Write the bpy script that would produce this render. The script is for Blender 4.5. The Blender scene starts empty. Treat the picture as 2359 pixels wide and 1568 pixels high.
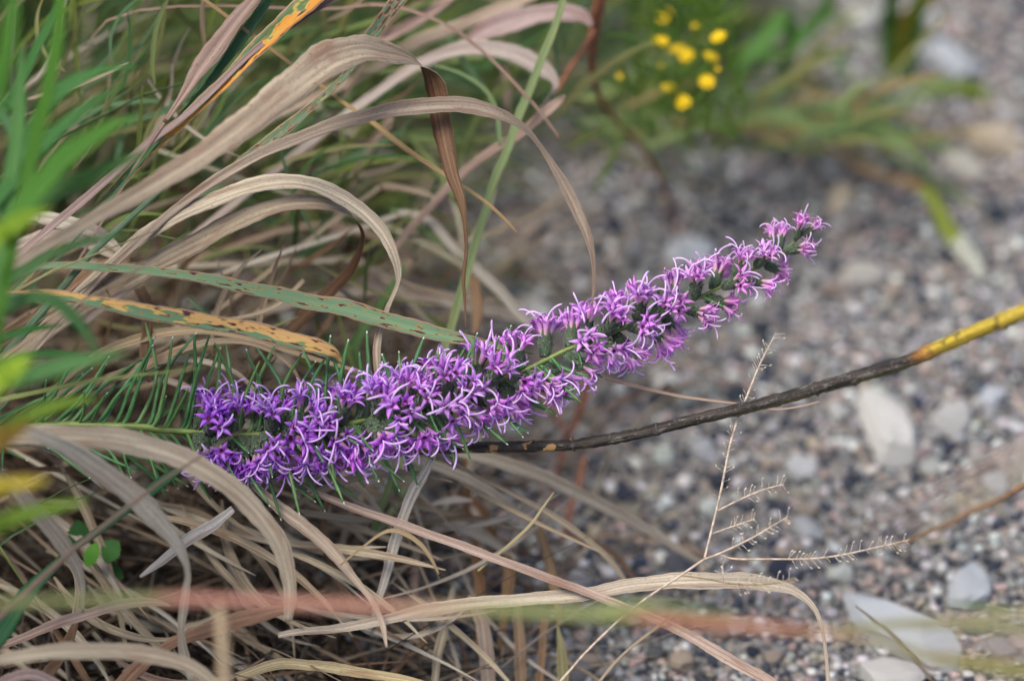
import bpy, math, random
import numpy as np
from mathutils import Vector, Matrix, noise as mnoise

random.seed(11)
rng = np.random.default_rng(11)
scn = bpy.context.scene
R = math.radians

# ------------------------------------------------------------------ camera
PITCH = 40.0
FOCUS = 1.5
LENS, SENSOR = 85.0, 23.6
CAM = Vector((0.0, 0.0, 1.125))
cd = bpy.data.cameras.new('camera')
cd.lens = LENS; cd.sensor_width = SENSOR; cd.clip_start = 0.02; cd.clip_end = 500
cd.dof.use_dof = True; cd.dof.focus_distance = FOCUS; cd.dof.aperture_fstop = 2.0; cd.dof.aperture_blades = 7
cam = bpy.data.objects.new('camera', cd)
scn.collection.objects.link(cam)
cam.location = CAM
cam.rotation_euler = (R(90 - PITCH), 0, 0)
scn.camera = cam

# ------------------------------------------------------------------ sky and sun
SUN_EL, SUN_AZ = 66.0, -120.0            # veiled sun, high, over the left shoulder
w = bpy.data.worlds.new('World'); scn.world = w; w.use_nodes = True
nt = w.node_tree
sky = nt.nodes.new('ShaderNodeTexSky'); sky.sky_type = 'NISHITA'; sky.sun_disc = False
sky.sun_elevation = R(SUN_EL); sky.sun_rotation = R(SUN_AZ)
sky.air_density = 1.0; sky.dust_density = 4.0; sky.ozone_density = 1.0
bg = nt.nodes['Background']; bg.inputs['Strength'].default_value = 0.09
nt.links.new(sky.outputs[0], bg.inputs['Color'])
sd = bpy.data.lights.new('sun', 'SUN'); sd.energy = 1.5; sd.angle = R(26); sd.color = (1.0, 0.955, 0.87)
sun = bpy.data.objects.new('sun', sd); scn.collection.objects.link(sun)
tosun = Vector((math.sin(R(SUN_AZ)) * math.cos(R(SUN_EL)), math.cos(R(SUN_AZ)) * math.cos(R(SUN_EL)), math.sin(R(SUN_EL))))
sun.rotation_euler = tosun.to_track_quat('Z', 'Y').to_euler()
sun.location = tosun * 20

scn.view_settings.view_transform = 'Standard'
scn.view_settings.look = 'None'
scn.view_settings.exposure = 1.08
scn.view_settings.gamma = 1
scn.view_settings.use_curve_mapping = False
scn.render.engine = 'CYCLES'
scn.cycles.use_denoising = True
scn.cycles.max_bounces = 5
scn.cycles.use_adaptive_sampling = True
scn.cycles.adaptive_threshold = 0.02
scn.cycles.transparent_max_bounces = 8

# ------------------------------------------------------------------ frame -> world
FW = Vector((0, math.cos(R(PITCH)), -math.sin(R(PITCH))))
RT = Vector((1, 0, 0))
UP = Vector((0, math.sin(R(PITCH)), math.cos(R(PITCH))))
PW, PH = 2358.0, 1568.0

def pxm(d):                                # metres per photo unit at depth offset d from the focus plane
    return (FOCUS + d) * SENSOR / LENS / PW

def P(u, v, d=0.0):
    k = pxm(d)
    return CAM + RT * ((u - PW / 2) * k) + UP * ((PH / 2 - v) * k) + FW * (FOCUS + d)

def G(u, v, z=0.0):                        # the place on the ground seen at (u, v)
    k = SENSOR / LENS / PW
    r = RT * ((u - PW / 2) * k) + UP * ((PH / 2 - v) * k) + FW
    t = (z - CAM.z) / r.z
    return CAM + r * t

# ------------------------------------------------------------------ mesh helpers
COL = scn.collection
ZERO = Vector((0, 0, 0))

def tag(o, label=None, cat=None, group=None, kind=None):
    if label: o['label'] = label
    if cat: o['category'] = cat
    if group: o['group'] = group
    if kind: o['kind'] = kind
    return o

def thing(name, loc, label, cat, group=None):
    o = bpy.data.objects.new(name, None); COL.objects.link(o)
    o.empty_display_size = 0.01
    o.location = loc
    return tag(o, label, cat, group, 'thing')

class Geo:
    """collects vertices, quads/tris, UVs and colours of one mesh"""
    def __init__(s):
        s.v = []; s.f = []; s.uv = []; s.col = []; s.mi = []
    def add(s, verts, faces, uvs=None, col=None, mi=0):
        b = len(s.v)
        s.v.extend(verts)
        for k, f in enumerate(faces):
            s.f.append(tuple(i + b for i in f))
            s.uv.append(uvs[k] if uvs is not None else [(0, 0)] * len(f))
            s.mi.append(mi)
        s.col.extend([col or (1, 1, 1)] * len(verts))
    def mesh(s, name, mats, origin=ZERO, smooth=True, usecol=False):
        me = bpy.data.meshes.new(name)
        vs = np.array([tuple(p) for p in s.v], dtype=np.float64) - np.array(tuple(origin))
        me.from_pydata(vs.tolist(), [], s.f)
        uvl = me.uv_layers.new(name='UVMap')
        flat = np.array([c for f in s.uv for c in f], dtype=np.float32).ravel()
        uvl.data.foreach_set('uv', flat)
        if usecol:
            a = me.color_attributes.new('Col', 'FLOAT_COLOR', 'POINT')
            c = np.ones((len(s.v), 4), dtype=np.float32); c[:, :3] = np.array(s.col)
            a.data.foreach_set('color', c.ravel())
        for m in (mats if isinstance(mats, (list, tuple)) else [mats]): me.materials.append(m)
        me.polygons.foreach_set('material_index', s.mi)
        if smooth: me.polygons.foreach_set('use_smooth', [True] * len(s.f))
        me.update()
        return me

def link(name, me, parent=None, color=None, loc=None):
    o = bpy.data.objects.new(name, me); COL.objects.link(o)
    if parent: o.parent = parent
    if color: o.color = (*color, 1)
    if loc is not None: o.location = loc
    return o

def catmull(pts, n):
    """pts: array (k, m) -> smooth samples, n per span (centripetal-ish by plain Catmull-Rom)"""
    p = np.asarray(pts, dtype=float)
    p = np.vstack([2 * p[0] - p[1], p, 2 * p[-1] - p[-2]])
    out = []
    for i in range(1, len(p) - 2):
        p0, p1, p2, p3 = p[i - 1], p[i], p[i + 1], p[i + 2]
        for k in range(n):
            t = k / n
            out.append(0.5 * (2 * p1 + (p2 - p0) * t + (2 * p0 - 5 * p1 + 4 * p2 - p3) * t * t + (3 * p1 - p0 - 3 * p2 + p3) * t ** 3))
    out.append(p[-2])
    return np.array(out)

SEC = (-1.0, -0.55, 0.0, 0.55, 1.0)
def ribbon_geo(g, c, wv, gutter=0.10, thick=0.00018, col=None, uvoff=0.0, wave=0.0, sec=SEC, under=0):
    """a leaf blade: centre points c, full width vectors wv; a thin closed body with a shallow channel"""
    n = len(c); c = np.asarray(c); wv = np.asarray(wv)
    t = np.gradient(c, axis=0)
    t /= np.linalg.norm(t, axis=1)[:, None] + 1e-12
    nr = np.cross(t, wv)
    l = np.linalg.norm(nr, axis=1)[:, None]
    nr = nr / (l + 1e-9)
    for i in range(1, n):                      # keep normals steady through edge-on stretches
        if l[i, 0] < 1e-7: nr[i] = nr[i - 1]
    W = np.linalg.norm(wv, axis=1)[:, None]
    arc = np.concatenate([[0], np.cumsum(np.linalg.norm(np.diff(c, axis=0), axis=1))]) * 100 + uvoff
    m = len(sec)
    ph = random.random() * 50
    verts = []
    rows = []
    for k, s in enumerate(sec):
        q = c + wv * (s * 0.5) - nr * (W * gutter * (1 - s * s))
        if wave:
            q = q + nr * (W * wave * abs(s) * np.sin(arc[:, None] * (1.1 + 0.3 * s) + ph + s * 1.7))
            if abs(s) > 0.9:
                q = q + wv * (0.04 * s * np.sin(arc[:, None] * 2.3 + ph * 3 + s) + 0.018 * s * np.sin(arc[:, None] * 9.1 + ph + 2 * s))
        rows.append(q)
    top = np.stack(rows, 1)                     # n, m, 3
    bot = top - nr[:, None, :] * thick
    allv = np.concatenate([top, bot[:, ::-1]], 1)   # ring of 2m points
    verts = allv.reshape(-1, 3).tolist()
    r = 2 * m
    us = [(s + 1) / 2 for s in sec]; us = us + us[::-1]
    faces = []; uvs = []
    for i in range(n - 1):
        a, b = i * r, (i + 1) * r
        for k in range(r):
            k2 = (k + 1) % r
            faces.append((a + k, a + k2, b + k2, b + k))
            uvs.append([(us[k], arc[i]), (us[k2], arc[i]), (us[k2], arc[i + 1]), (us[k], arc[i + 1])])
    faces.append(tuple(range(r - 1, -1, -1))); uvs.append([(us[k], arc[0]) for k in range(r - 1, -1, -1)])
    e = (n - 1) * r
    faces.append(tuple(e + k for k in range(r))); uvs.append([(us[k], arc[-1]) for k in range(r)])
    b = len(g.mi)
    g.add(verts, faces, uvs, col)
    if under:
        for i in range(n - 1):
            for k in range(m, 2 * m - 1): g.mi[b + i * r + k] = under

def trace(pts, root=None, tilt=0.35, n=7):
    """pts: (u, v, d, w[, angle[, depth part]]) -> centre and width arrays in the world"""
    cs = [P(p[0], p[1], p[2]) for p in pts]
    ws = []
    for i, p in enumerate(pts):
        k = pxm(p[2]); wpx = p[3]
        a = pts[max(i - 1, 0)]; b = pts[min(i + 1, len(pts) - 1)]
        dx, dy = b[0] - a[0], -(b[1] - a[1])
        L = math.hypot(dx, dy) + 1e-9
        px, py = -dy / L, dx / L
        if len(p) > 4 and p[4] is not None:
            px, py = math.cos(R(p[4])), math.sin(R(p[4]))
        td = p[5] if len(p) > 5 else tilt * py
        ws.append((RT * px + UP * py + FW * td) * (wpx * k))
    if root is not None:
        g = Vector(root); p0 = cs[0]; t0 = (cs[0] - cs[1]).normalized(); L = (g - p0).length
        m = p0 + t0 * (0.4 * L); m.z = max(m.z, 0.35 * p0.z)
        cs = [g, m] + cs
        ws = [ws[0] * 0.6, ws[0] * 0.85] + ws
    a = np.array([list(c) + list(w) for c, w in zip(cs, ws)])
    s = catmull(a, n)
    return s[:, :3], s[:, 3:]

def blade(pts, mat, col, parent, name='blade', root=None, tilt=0.35, gutter=0.10, wave=0.045, n=7, label=None, thick=0.00018):
    c, wv = trace(pts, root, tilt, n)
    uo = -100 * float(np.sum(np.linalg.norm(np.diff(c[:2 * n + 1], axis=0), axis=1))) if root is not None else 0.0
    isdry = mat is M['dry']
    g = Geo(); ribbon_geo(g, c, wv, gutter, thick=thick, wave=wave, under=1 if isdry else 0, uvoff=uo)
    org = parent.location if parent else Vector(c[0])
    me = g.mesh(name, [mat, M['dry_under_shade']] if isdry else mat, origin=org)
    o = link(name, me, parent, col, None if parent else org)
    if label and parent: o['label'] = label
    return o

def tube_geo(g, c, rad, sides=8, col=None, mi=0, squash=None, ridge=0.0, uvoff=0.0):
    c = np.asarray(c); n = len(c)
    t = np.gradient(c, axis=0); t /= np.linalg.norm(t, axis=1)[:, None] + 1e-12
    ref = np.array([0.13, 0.37, 0.92])
    if abs(np.dot(ref, t[0])) > 0.95: ref = np.array([0.9, 0.1, 0.1])
    verts = []
    arc = np.concatenate([[0], np.cumsum(np.linalg.norm(np.diff(c, axis=0), axis=1))]) * 100 + uvoff
    for i in range(n):
        a = ref - t[i] * np.dot(ref, t[i]); a /= np.linalg.norm(a); ref = a
        b = np.cross(t[i], a)
        for k in range(sides):
            th = 2 * math.pi * k / sides
            rr = rad[i] * (1 + ridge * math.cos(3 * th))
            verts.append(tuple(c[i] + a * (rr * math.cos(th)) + b * (rr * math.sin(th))))
    faces = []; uvs = []
    for i in range(n - 1):
        for k in range(sides):
            k2 = (k + 1) % sides
            faces.append((i * sides + k, i * sides + k2, (i + 1) * sides + k2, (i + 1) * sides + k))
            uvs.append([(k / sides, arc[i]), ((k + 1) / sides, arc[i]), ((k + 1) / sides, arc[i + 1]), (k / sides, arc[i + 1])])
    faces.append(tuple(range(sides - 1, -1, -1))); uvs.append([(0, arc[0])] * sides)
    faces.append(tuple((n - 1) * sides + k for k in range(sides))); uvs.append([(0, arc[-1])] * sides)
    g.add(verts, faces, uvs, col, mi)

def tube_trace(pts, n=6, root=None):
    """pts: (u, v, d, width)"""
    a = [list(P(p[0], p[1], p[2])) + [p[3] * pxm(p[2]) / 2] for p in pts]
    if root is not None:
        g = Vector(root); p0 = Vector(a[0][:3]); t0 = (p0 - Vector(a[1][:3])).normalized(); L = (g - p0).length
        m = p0 + t0 * (0.4 * L); m.z = max(m.z, 0.35 * p0.z)
        a = [list(g) + [a[0][3]], list(m) + [a[0][3]]] + a
    s = catmull(np.array(a), n)
    return s[:, :3], np.maximum(s[:, 3], 0.00004)

def stalk(pts, mat, col, parent, name='stem', root=None, sides=8, n=6, label=None, ridge=0.0):
    c, r = tube_trace(pts, n, root)
    g = Geo(); tube_geo(g, c, r, sides, ridge=ridge)
    org = parent.location if parent else Vector(c[0])
    o = link(name, g.mesh(name, mat, origin=org), parent, col, None if parent else org)
    if label and parent: o['label'] = label
    return o

# ------------------------------------------------------------------ materials
class NT:
    def __init__(s, name):
        s.m = bpy.data.materials.new(name); s.m.use_nodes = True
        s.t = s.m.node_tree; s.t.nodes.clear()
        s.out = s.n('ShaderNodeOutputMaterial')
    def n(s, typ, **kw):
        nd = s.t.nodes.new(typ)
        for k, v in kw.items(): setattr(nd, k, v)
        return nd
    def l(s, a, b): s.t.links.new(a, b)
    def val(s, inp, v):
        if hasattr(v, 'is_output'): s.l(v, inp)
        elif v is not None: inp.default_value = v
    def math(s, op, a, b=None, c=None, clamp=False):
        nd = s.n('ShaderNodeMath', operation=op); nd.use_clamp = clamp
        s.val(nd.inputs[0], a)
        if b is not None: s.val(nd.inputs[1], b)
        if c is not None: s.val(nd.inputs[2], c)
        return nd.outputs[0]
    def ramp(s, f, lo, hi, a=0.0, b=1.0):
        nd = s.n('ShaderNodeMapRange'); nd.interpolation_type = 'SMOOTHSTEP'
        s.val(nd.inputs[0], f); nd.inputs[1].default_value = lo; nd.inputs[2].default_value = hi
        s.val(nd.inputs[3], a); s.val(nd.inputs[4], b)
        return nd.outputs[0]
    def mix(s, f, a, b, typ='MIX'):
        nd = s.n('ShaderNodeMix', data_type='RGBA', blend_type=typ)
        s.val(nd.inputs[0], f)
        for i, x in ((6, a), (7, b)):
            if hasattr(x, 'is_output'): s.l(x, nd.inputs[i])
            else: nd.inputs[i].default_value = (*x, 1) if len(x) == 3 else x
        return nd.outputs[2]
    def uv(s):
        nd = s.n('ShaderNodeUVMap'); nd.uv_map = 'UVMap'
        sp = s.n('ShaderNodeSeparateXYZ'); s.l(nd.outputs[0], sp.inputs[0])
        return sp.outputs[0], sp.outputs[1]
    def vec(s, x, y, z=0.0):
        nd = s.n('ShaderNodeCombineXYZ'); s.val(nd.inputs[0], x); s.val(nd.inputs[1], y); s.val(nd.inputs[2], z)
        return nd.outputs[0]
    def noise(s, vec, scale=1.0, detail=3.0, rough=0.55, w=None):
        nd = s.n('ShaderNodeTexNoise'); nd.noise_dimensions = '4D' if w is not None else '3D'
        if vec is not None: s.l(vec, nd.inputs['Vector'])
        nd.inputs['Scale'].default_value = scale; nd.inputs['Detail'].default_value = detail; nd.inputs['Roughness'].default_value = rough
        if w is not None: s.val(nd.inputs['W'], w)
        return nd.outputs['Fac']
    def info(s):
        nd = s.n('ShaderNodeObjectInfo'); return nd.outputs['Color'], nd.outputs['Random']
    def finish(s, color, rough=0.55, spec=0.3, trans=0.0, tcol=None, bump=None, bdist=0.0002, bstr=0.5, sheen=0.0):
        b = s.n('ShaderNodeBsdfPrincipled')
        s.val(b.inputs['Base Color'], color if hasattr(color, 'is_output') else (*color, 1))
        s.val(b.inputs['Roughness'], rough); b.inputs['Specular IOR Level'].default_value = spec
        if sheen: b.inputs['Sheen Weight'].default_value = sheen
        if bump is not None:
            bp = s.n('ShaderNodeBump'); bp.inputs['Strength'].default_value = bstr; bp.inputs['Distance'].default_value = bdist
            s.l(bump, bp.inputs['Height']); s.l(bp.outputs[0], b.inputs['Normal'])
        sh = b.outputs[0]
        if trans:
            tr = s.n('ShaderNodeBsdfTranslucent')
            c = tcol if tcol is not None else color
            s.val(tr.inputs[0], c if hasattr(c, 'is_output') else (*c, 1))
            mx = s.n('ShaderNodeMixShader'); mx.inputs[0].default_value = trans
            s.l(sh, mx.inputs[1]); s.l(tr.outputs[0], mx.inputs[2]); sh = mx.outputs[0]
        s.l(sh, s.out.inputs['Surface'])
        return s.m

def vcol(t):
    nd = t.n('ShaderNodeVertexColor'); nd.layer_name = 'Col'; return nd.outputs[0]

def mat_dry(name, from_vertex=False, tint=None):
    t = NT(name)
    oc, rnd = t.info()
    if from_vertex: oc = vcol(t)
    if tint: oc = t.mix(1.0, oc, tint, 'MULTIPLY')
    hs = t.n('ShaderNodeHueSaturation'); hs.inputs['Saturation'].default_value = 0.88; t.l(oc, hs.inputs['Color']); oc = hs.outputs[0]
    u, v = t.uv()
    W = t.math('MULTIPLY', rnd, 60.0)
    lines = t.noise(t.vec(t.math('MULTIPLY', u, 26.0), t.math('MULTIPLY', v, 0.10)), 1, 3, 0.6, W)
    bands = t.noise(t.vec(t.math('MULTIPLY', u, 5.0), t.math('MULTIPLY', v, 0.22)), 1, 2, 0.5, W)
    blot = t.noise(t.vec(t.math('MULTIPLY', u, 1.2), t.math('MULTIPLY', v, 0.35)), 1, 3, 0.6, W)
    spk = t.noise(t.vec(t.math('MULTIPLY', u, 22.0), t.math('MULTIPLY', v, 9.0)), 1, 2, 0.6, W)
    dark = t.mix(1.0, oc, (0.66, 0.58, 0.54), 'MULTIPLY')
    lite = t.mix(1.0, oc, (1.45, 1.48, 1.45), 'MULTIPLY')
    c = t.mix(t.ramp(lines, 0.30, 0.62), dark, oc)
    c = t.mix(t.ramp(lines, 0.33, 0.27, 0, 0.75), c, t.mix(1.0, oc, (0.34, 0.24, 0.20), 'MULTIPLY'))
    c = t.mix(t.ramp(bands, 0.52, 0.72, 0, 0.75), c, lite)
    mid_ = t.math('ABSOLUTE', t.math('SUBTRACT', u, 0.46))
    c = t.mix(t.ramp(mid_, 0.10, 0.03, 0, 0.45), c, lite)
    c = t.mix(t.ramp(bands, 0.46, 0.34, 0, 0.6), c, t.mix(1.0, oc, (0.50, 0.38, 0.33), 'MULTIPLY'))
    c = t.mix(t.ramp(blot, 0.53, 0.70, 0, 0.7), c, t.mix(1.0, oc, (0.62, 0.42, 0.36), 'MULTIPLY'))
    c = t.mix(t.ramp(spk, 0.57, 0.68, 0, 0.7), c, t.mix(1.0, oc, (0.33, 0.30, 0.30), 'MULTIPLY'))
    rim = t.math('ABSOLUTE', t.math('SUBTRACT', u, 0.5))
    c = t.mix(t.ramp(rim, 0.44, 0.49, 0, 0.5), c, lite)
    tc = t.mix(1.0, c, (1.25, 0.85, 0.5), 'MULTIPLY')
    return t.finish(c, 0.62, 0.25, 0.22, tc, bump=lines, bdist=0.0002, bstr=0.4)

def mat_green(name, from_vertex=False):
    t = NT(name)
    oc, rnd = t.info()
    if from_vertex: oc = vcol(t)
    u, v = t.uv()
    W = t.math('MULTIPLY', rnd, 60.0)
    lines = t.noise(t.vec(t.math('MULTIPLY', u, 20.0), t.math('MULTIPLY', v, 0.08)), 1, 2, 0.6, W)
    blot = t.noise(t.vec(t.math('MULTIPLY', u, 1.5), t.math('MULTIPLY', v, 0.3)), 1, 3, 0.6, W)
    c = t.mix(t.ramp(lines, 0.35, 0.65), t.mix(1.0, oc, (0.65, 0.7, 0.65), 'MULTIPLY'), t.mix(1.0, oc, (1.2, 1.15, 1.1), 'MULTIPLY'))
    c = t.mix(t.ramp(blot, 0.58, 0.75, 0, 0.5), c, t.mix(1.0, oc, (2.0, 1.25, 0.7), 'MULTIPLY'))
    rim = t.math('ABSOLUTE', t.math('SUBTRACT', u, 0.5))
    c = t.mix(t.ramp(rim, 0.02, 0.06, 0.35, 0), c, t.mix(1.0, oc, (1.6, 1.5, 1.3), 'MULTIPLY'))
    return t.finish(c, 0.55, 0.15, 0.36, t.mix(1.0, c, (1.3, 1.35, 0.4), 'MULTIPLY'), bump=lines, bdist=0.0002)

def mat_spotted(name, green, orange, olo, ohi, xw, yw, y0, spot=(0.62, 0.70), half=None):
    """green leaf going orange where old: olo/ohi noise window, xw/yw how the edge and the tip turn first"""
    t = NT(name)
    u, v = t.uv()
    big = t.noise(t.vec(t.math('MULTIPLY', u, 2.2), t.math('MULTIPLY', v, 0.9)), 1, 2, 0.5)
    sp1 = t.noise(t.vec(t.math('MULTIPLY', u, 5.0), t.math('MULTIPLY', v, 1.5), 7.0), 1, 2, 0.5)
    fine = t.noise(t.vec(t.math('MULTIPLY', u, 9.0), t.math('MULTIPLY', v, 6.0), 3.0), 1, 2, 0.6)
    lines = t.noise(t.vec(t.math('MULTIPLY', u, 24.0), t.math('MULTIPLY', v, 0.08)), 1, 2, 0.6)
    g = t.mix(t.ramp(lines, 0.3, 0.7), t.mix(1.0, green, (0.78, 0.8, 0.8), 'MULTIPLY'), t.mix(1.0, green, (1.2, 1.15, 1.15), 'MULTIPLY'))
    o = t.mix(t.ramp(lines, 0.3, 0.7), orange, t.mix(1.0, orange, (1.3, 1.4, 1.7), 'MULTIPLY'))
    f = t.math('ADD', big, t.math('MULTIPLY', t.math('SUBTRACT', u, 0.5), xw))
    f = t.math('ADD', f, t.math('MULTIPLY', t.math('SUBTRACT', v, y0), yw))
    c = t.mix(t.ramp(f, olo, ohi), g, o)
    c = t.mix(t.ramp(f, olo - 0.03, olo + 0.02, 0, 1), c, t.mix(t.ramp(f, olo + 0.02, olo + 0.06), (0.55, 0.42, 0.10), c))
    sp1 = t.math('ADD', sp1, t.math('MULTIPLY', t.math('SUBTRACT', t.noise(t.vec(t.math('MULTIPLY', u, 1.0), t.math('MULTIPLY', v, 0.35), 11.0), 1, 2, 0.5), 0.5), 0.35))
    halo = t.ramp(sp1, spot[0] - 0.05, spot[0], 0, 0.8)
    c = t.mix(halo, c, (0.42, 0.22, 0.07))
    c = t.mix(t.ramp(sp1, spot[0], spot[1]), c, (0.075, 0.025, 0.03))
    c = t.mix(t.ramp(fine, 0.68, 0.72, 0, 0.85), c, (0.16, 0.06, 0.03))
    rim = t.math('ABSOLUTE', t.math('SUBTRACT', u, 0.5))
    edge = t.math('ADD', rim, t.math('MULTIPLY', t.math('SUBTRACT', fine, 0.5), 0.12))
    c = t.mix(t.ramp(edge, 0.40, 0.45, 0, 0.9), c, (0.34, 0.20, 0.15))
    c = t.mix(t.ramp(rim, 0.465, 0.485, 0, 0.9), c, (0.52, 0.42, 0.26))
    return t.finish(c, 0.5, 0.35, 0.28, t.mix(1.0, c, (1.4, 0.95, 0.4), 'MULTIPLY'), bump=lines, bdist=0.0002)

def mat_culm(name, stops, span, rough=0.5):
    """a stem whose own colour changes along its length (cm): stops = [(pos, rgb)]"""
    t = NT(name)
    u, v = t.uv()
    nz = t.noise(t.vec(t.math('MULTIPLY', u, 4.0), t.math('MULTIPLY', v, 0.5)), 1, 3)
    f = t.math('ADD', t.math('DIVIDE', v, span), t.math('MULTIPLY', t.math('SUBTRACT', nz, 0.5), 0.06))
    cr = t.n('ShaderNodeValToRGB'); t.l(f, cr.inputs[0])
    e = cr.color_ramp.elements
    e[0].position = stops[0][0]; e[0].color = (*stops[0][1], 1)
    e[1].position = stops[-1][0]; e[1].color = (*stops[-1][1], 1)
    for p, c in stops[1:-1]:
        x = e.new(p); x.color = (*c, 1)
    lines = t.noise(t.vec(t.math('MULTIPLY', u, 14.0), t.math('MULTIPLY', v, 0.15)), 1, 2)
    c = t.mix(t.ramp(lines, 0.35, 0.65), t.mix(1.0, cr.outputs[0], (0.7, 0.66, 0.62), 'MULTIPLY'), cr.outputs[0])
    return t.finish(c, rough, 0.3, 0.1, c)

def mat_plain(name, rough=0.6, var=0.35, scale=400.0, trans=0.0, bd=0.0003):
    t = NT(name)
    oc, rnd = t.info()
    tc = t.n('ShaderNodeTexCoord').outputs['Object']
    nz = t.noise(tc, scale, 4, 0.6, t.math('MULTIPLY', rnd, 40.0))
    c = t.mix(t.ramp(nz, 0.3, 0.7), t.mix(1.0, oc, (1 - var,) * 3, 'MULTIPLY'), t.mix(1.0, oc, (1 + var,) * 3, 'MULTIPLY'))
    return t.finish(c, rough, 0.3, trans, c, bump=nz, bdist=bd)

M = {}
M['dry'] = mat_dry('dry_blade'); M['dry_under_shade'] = mat_dry('dry_blade_shaded_underside', tint=(0.42, 0.27, 0.17)); M['dryv'] = mat_dry('dry_litter', True)  # underside tint: browner leaf back, with its shade painted into the colour
M['green'] = mat_green('green_blade'); M['greenv'] = mat_green('green_mass', True)
M['spot_green'] = mat_spotted('spotted_green_leaf', (0.17, 0.29, 0.155), (0.45, 0.27, 0.10), 0.75, 0.82, 0.10, 0.0, 0, (0.61, 0.64))
M['spot_orange'] = mat_spotted('spotted_orange_leaf', (0.14, 0.26, 0.14), (0.52, 0.32, 0.11), 0.47, 0.50, 0.50, 0.016, 9.0, (0.60, 0.63))
M['streak'] = mat_spotted('streaked_leaf', (0.11, 0.19, 0.07), (0.55, 0.24, 0.025), 0.50, 0.56, -0.45, 0.018, 10.0, (0.62, 0.68))
M['spot_dark'] = mat_spotted('dark_spotted_leaf', (0.10, 0.19, 0.10), (0.42, 0.26, 0.05), 0.70, 0.76, -0.2, 0.0, 10.0, (0.545, 0.575))
M['plain'] = mat_plain('matt_plant')

def mat_stone(name, from_vertex):
    t = NT(name)
    oc, rnd = t.info()
    if from_vertex: oc = vcol(t)
    tc = t.n('ShaderNodeTexCoord').outputs['Object']
    a = t.noise(tc, 160.0, 5, 0.65, t.math('MULTIPLY', rnd, 40.0))
    b = t.noise(tc, 900.0, 3, 0.6, t.math('MULTIPLY', rnd, 40.0))
    c = t.mix(t.ramp(a, 0.3, 0.7), t.mix(1.0, oc, (0.72, 0.70, 0.70), 'MULTIPLY'), t.mix(1.0, oc, (1.18, 1.16, 1.12), 'MULTIPLY'))
    c = t.mix(t.ramp(b, 0.58, 0.7, 0, 0.45), c, t.mix(1.0, oc, (0.45, 0.44, 0.44), 'MULTIPLY'))
    return t.finish(c, 0.8, 0.25, bump=t.math('ADD', a, t.math('MULTIPLY', b, 0.3)), bdist=0.0012, bstr=0.7)
M['stone'] = mat_stone('stone', False); M['gravel'] = mat_stone('gravel_stone', True)

def mat_ground():
    t = NT('gritty_soil')
    tc = t.n('ShaderNodeTexCoord').outputs['Object']
    vo = t.n('ShaderNodeTexVoronoi'); vo.inputs['Scale'].default_value = 300.0; t.l(tc, vo.inputs['Vector'])
    cell = t.n('ShaderNodeSeparateColor'); t.l(vo.outputs['Color'], cell.inputs[0])
    a = t.mix(t.ramp(cell.outputs[0], 0.2, 0.9), (0.06, 0.062, 0.068), (0.28, 0.265, 0.25))
    a = t.mix(t.ramp(cell.outputs[1], 0.8, 0.95), a, (0.36, 0.35, 0.34))
    n1 = t.noise(tc, 9.0, 4)
    n2 = t.noise(tc, 60.0, 5, 0.65)
    soil = t.mix(n2, (0.014, 0.010, 0.007), (0.05, 0.034, 0.022))
    sp = t.n('ShaderNodeSeparateXYZ'); t.l(tc, sp.inputs[0])
    # soil and humus where the grass grows, grit beyond a slanting wavy line
    f = t.math('ADD', t.math('ADD', sp.outputs[0], t.math('MULTIPLY', t.math('SUBTRACT', 1.35, sp.outputs[1]), 0.12)), t.math('MULTIPLY', t.math('SUBTRACT', n1, 0.5), 0.25))
    c = t.mix(t.ramp(f, -0.10, 0.0), soil, a)
    return t.finish(c, 0.95, 0.15, bump=t.math('ADD', n2, t.math('MULTIPLY', vo.outputs['Distance'], 1.5)), bdist=0.003, bstr=0.8)
M['ground'] = mat_ground()

# ------------------------------------------------------------------ ground
def gz(x, y):
    return 0.012 * mnoise.noise(Vector((x * 4.1, y * 4.1, 1.3))) + 0.004 * mnoise.noise(Vector((x * 15, y * 15, 4.0))) + 0.03 * max(0, min(1, (-x - 0.15) * 3))

def build_ground():
    s = np.linspace(-1, 1, 181)
    ax = np.sign(s) * (0.9 * np.abs(s) + 60 * np.abs(s) ** 9)
    verts = []
    for y in ax:
        for x in ax:
            X, Y = x, y + 1.4
            fall = 1.0 / (1 + max(0, abs(x) - 3) + max(0, abs(y) - 3))
            verts.append((X, Y, gz(X, Y) * fall))
    n = len(ax)
    faces = [(j * n + i, j * n + i + 1, (j + 1) * n + i + 1, (j + 1) * n + i) for j in range(n - 1) for i in range(n - 1)]
    me = bpy.data.meshes.new('ground'); me.from_pydata(verts, [], faces)
    me.polygons.foreach_set('use_smooth', [True] * len(faces)); me.materials.append(M['ground']); me.update()
    return tag(link('ground', me), 'gritty soil and gravel ground under the plants', 'ground', kind='structure')
ground = build_ground()

STONES = [((0.27, 0.275, 0.285), .29), ((0.36, 0.29, 0.27), .17), ((0.31, 0.275, 0.23), .10), ((0.04, 0.05, 0.075), .23), ((0.55, 0.56, 0.56), .15), ((0.15, 0.15, 0.16), .08)]
def stone_color():
    r = random.random(); a = 0
    for c, p in STONES:
        a += p
        if r < a: break
    k = random.uniform(0.8, 1.2)
    return tuple(min(0.75, x * k * random.uniform(0.94, 1.06)) for x in c)

def ico(sub):
    import bmesh
    bm = bmesh.new(); bmesh.ops.create_icosphere(bm, subdivisions=sub, radius=1.0)
    v = np.array([tuple(x.co) for x in bm.verts]); f = np.array([[x.index for x in q.verts] for q in bm.faces]); bm.free()
    return v, f

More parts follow.
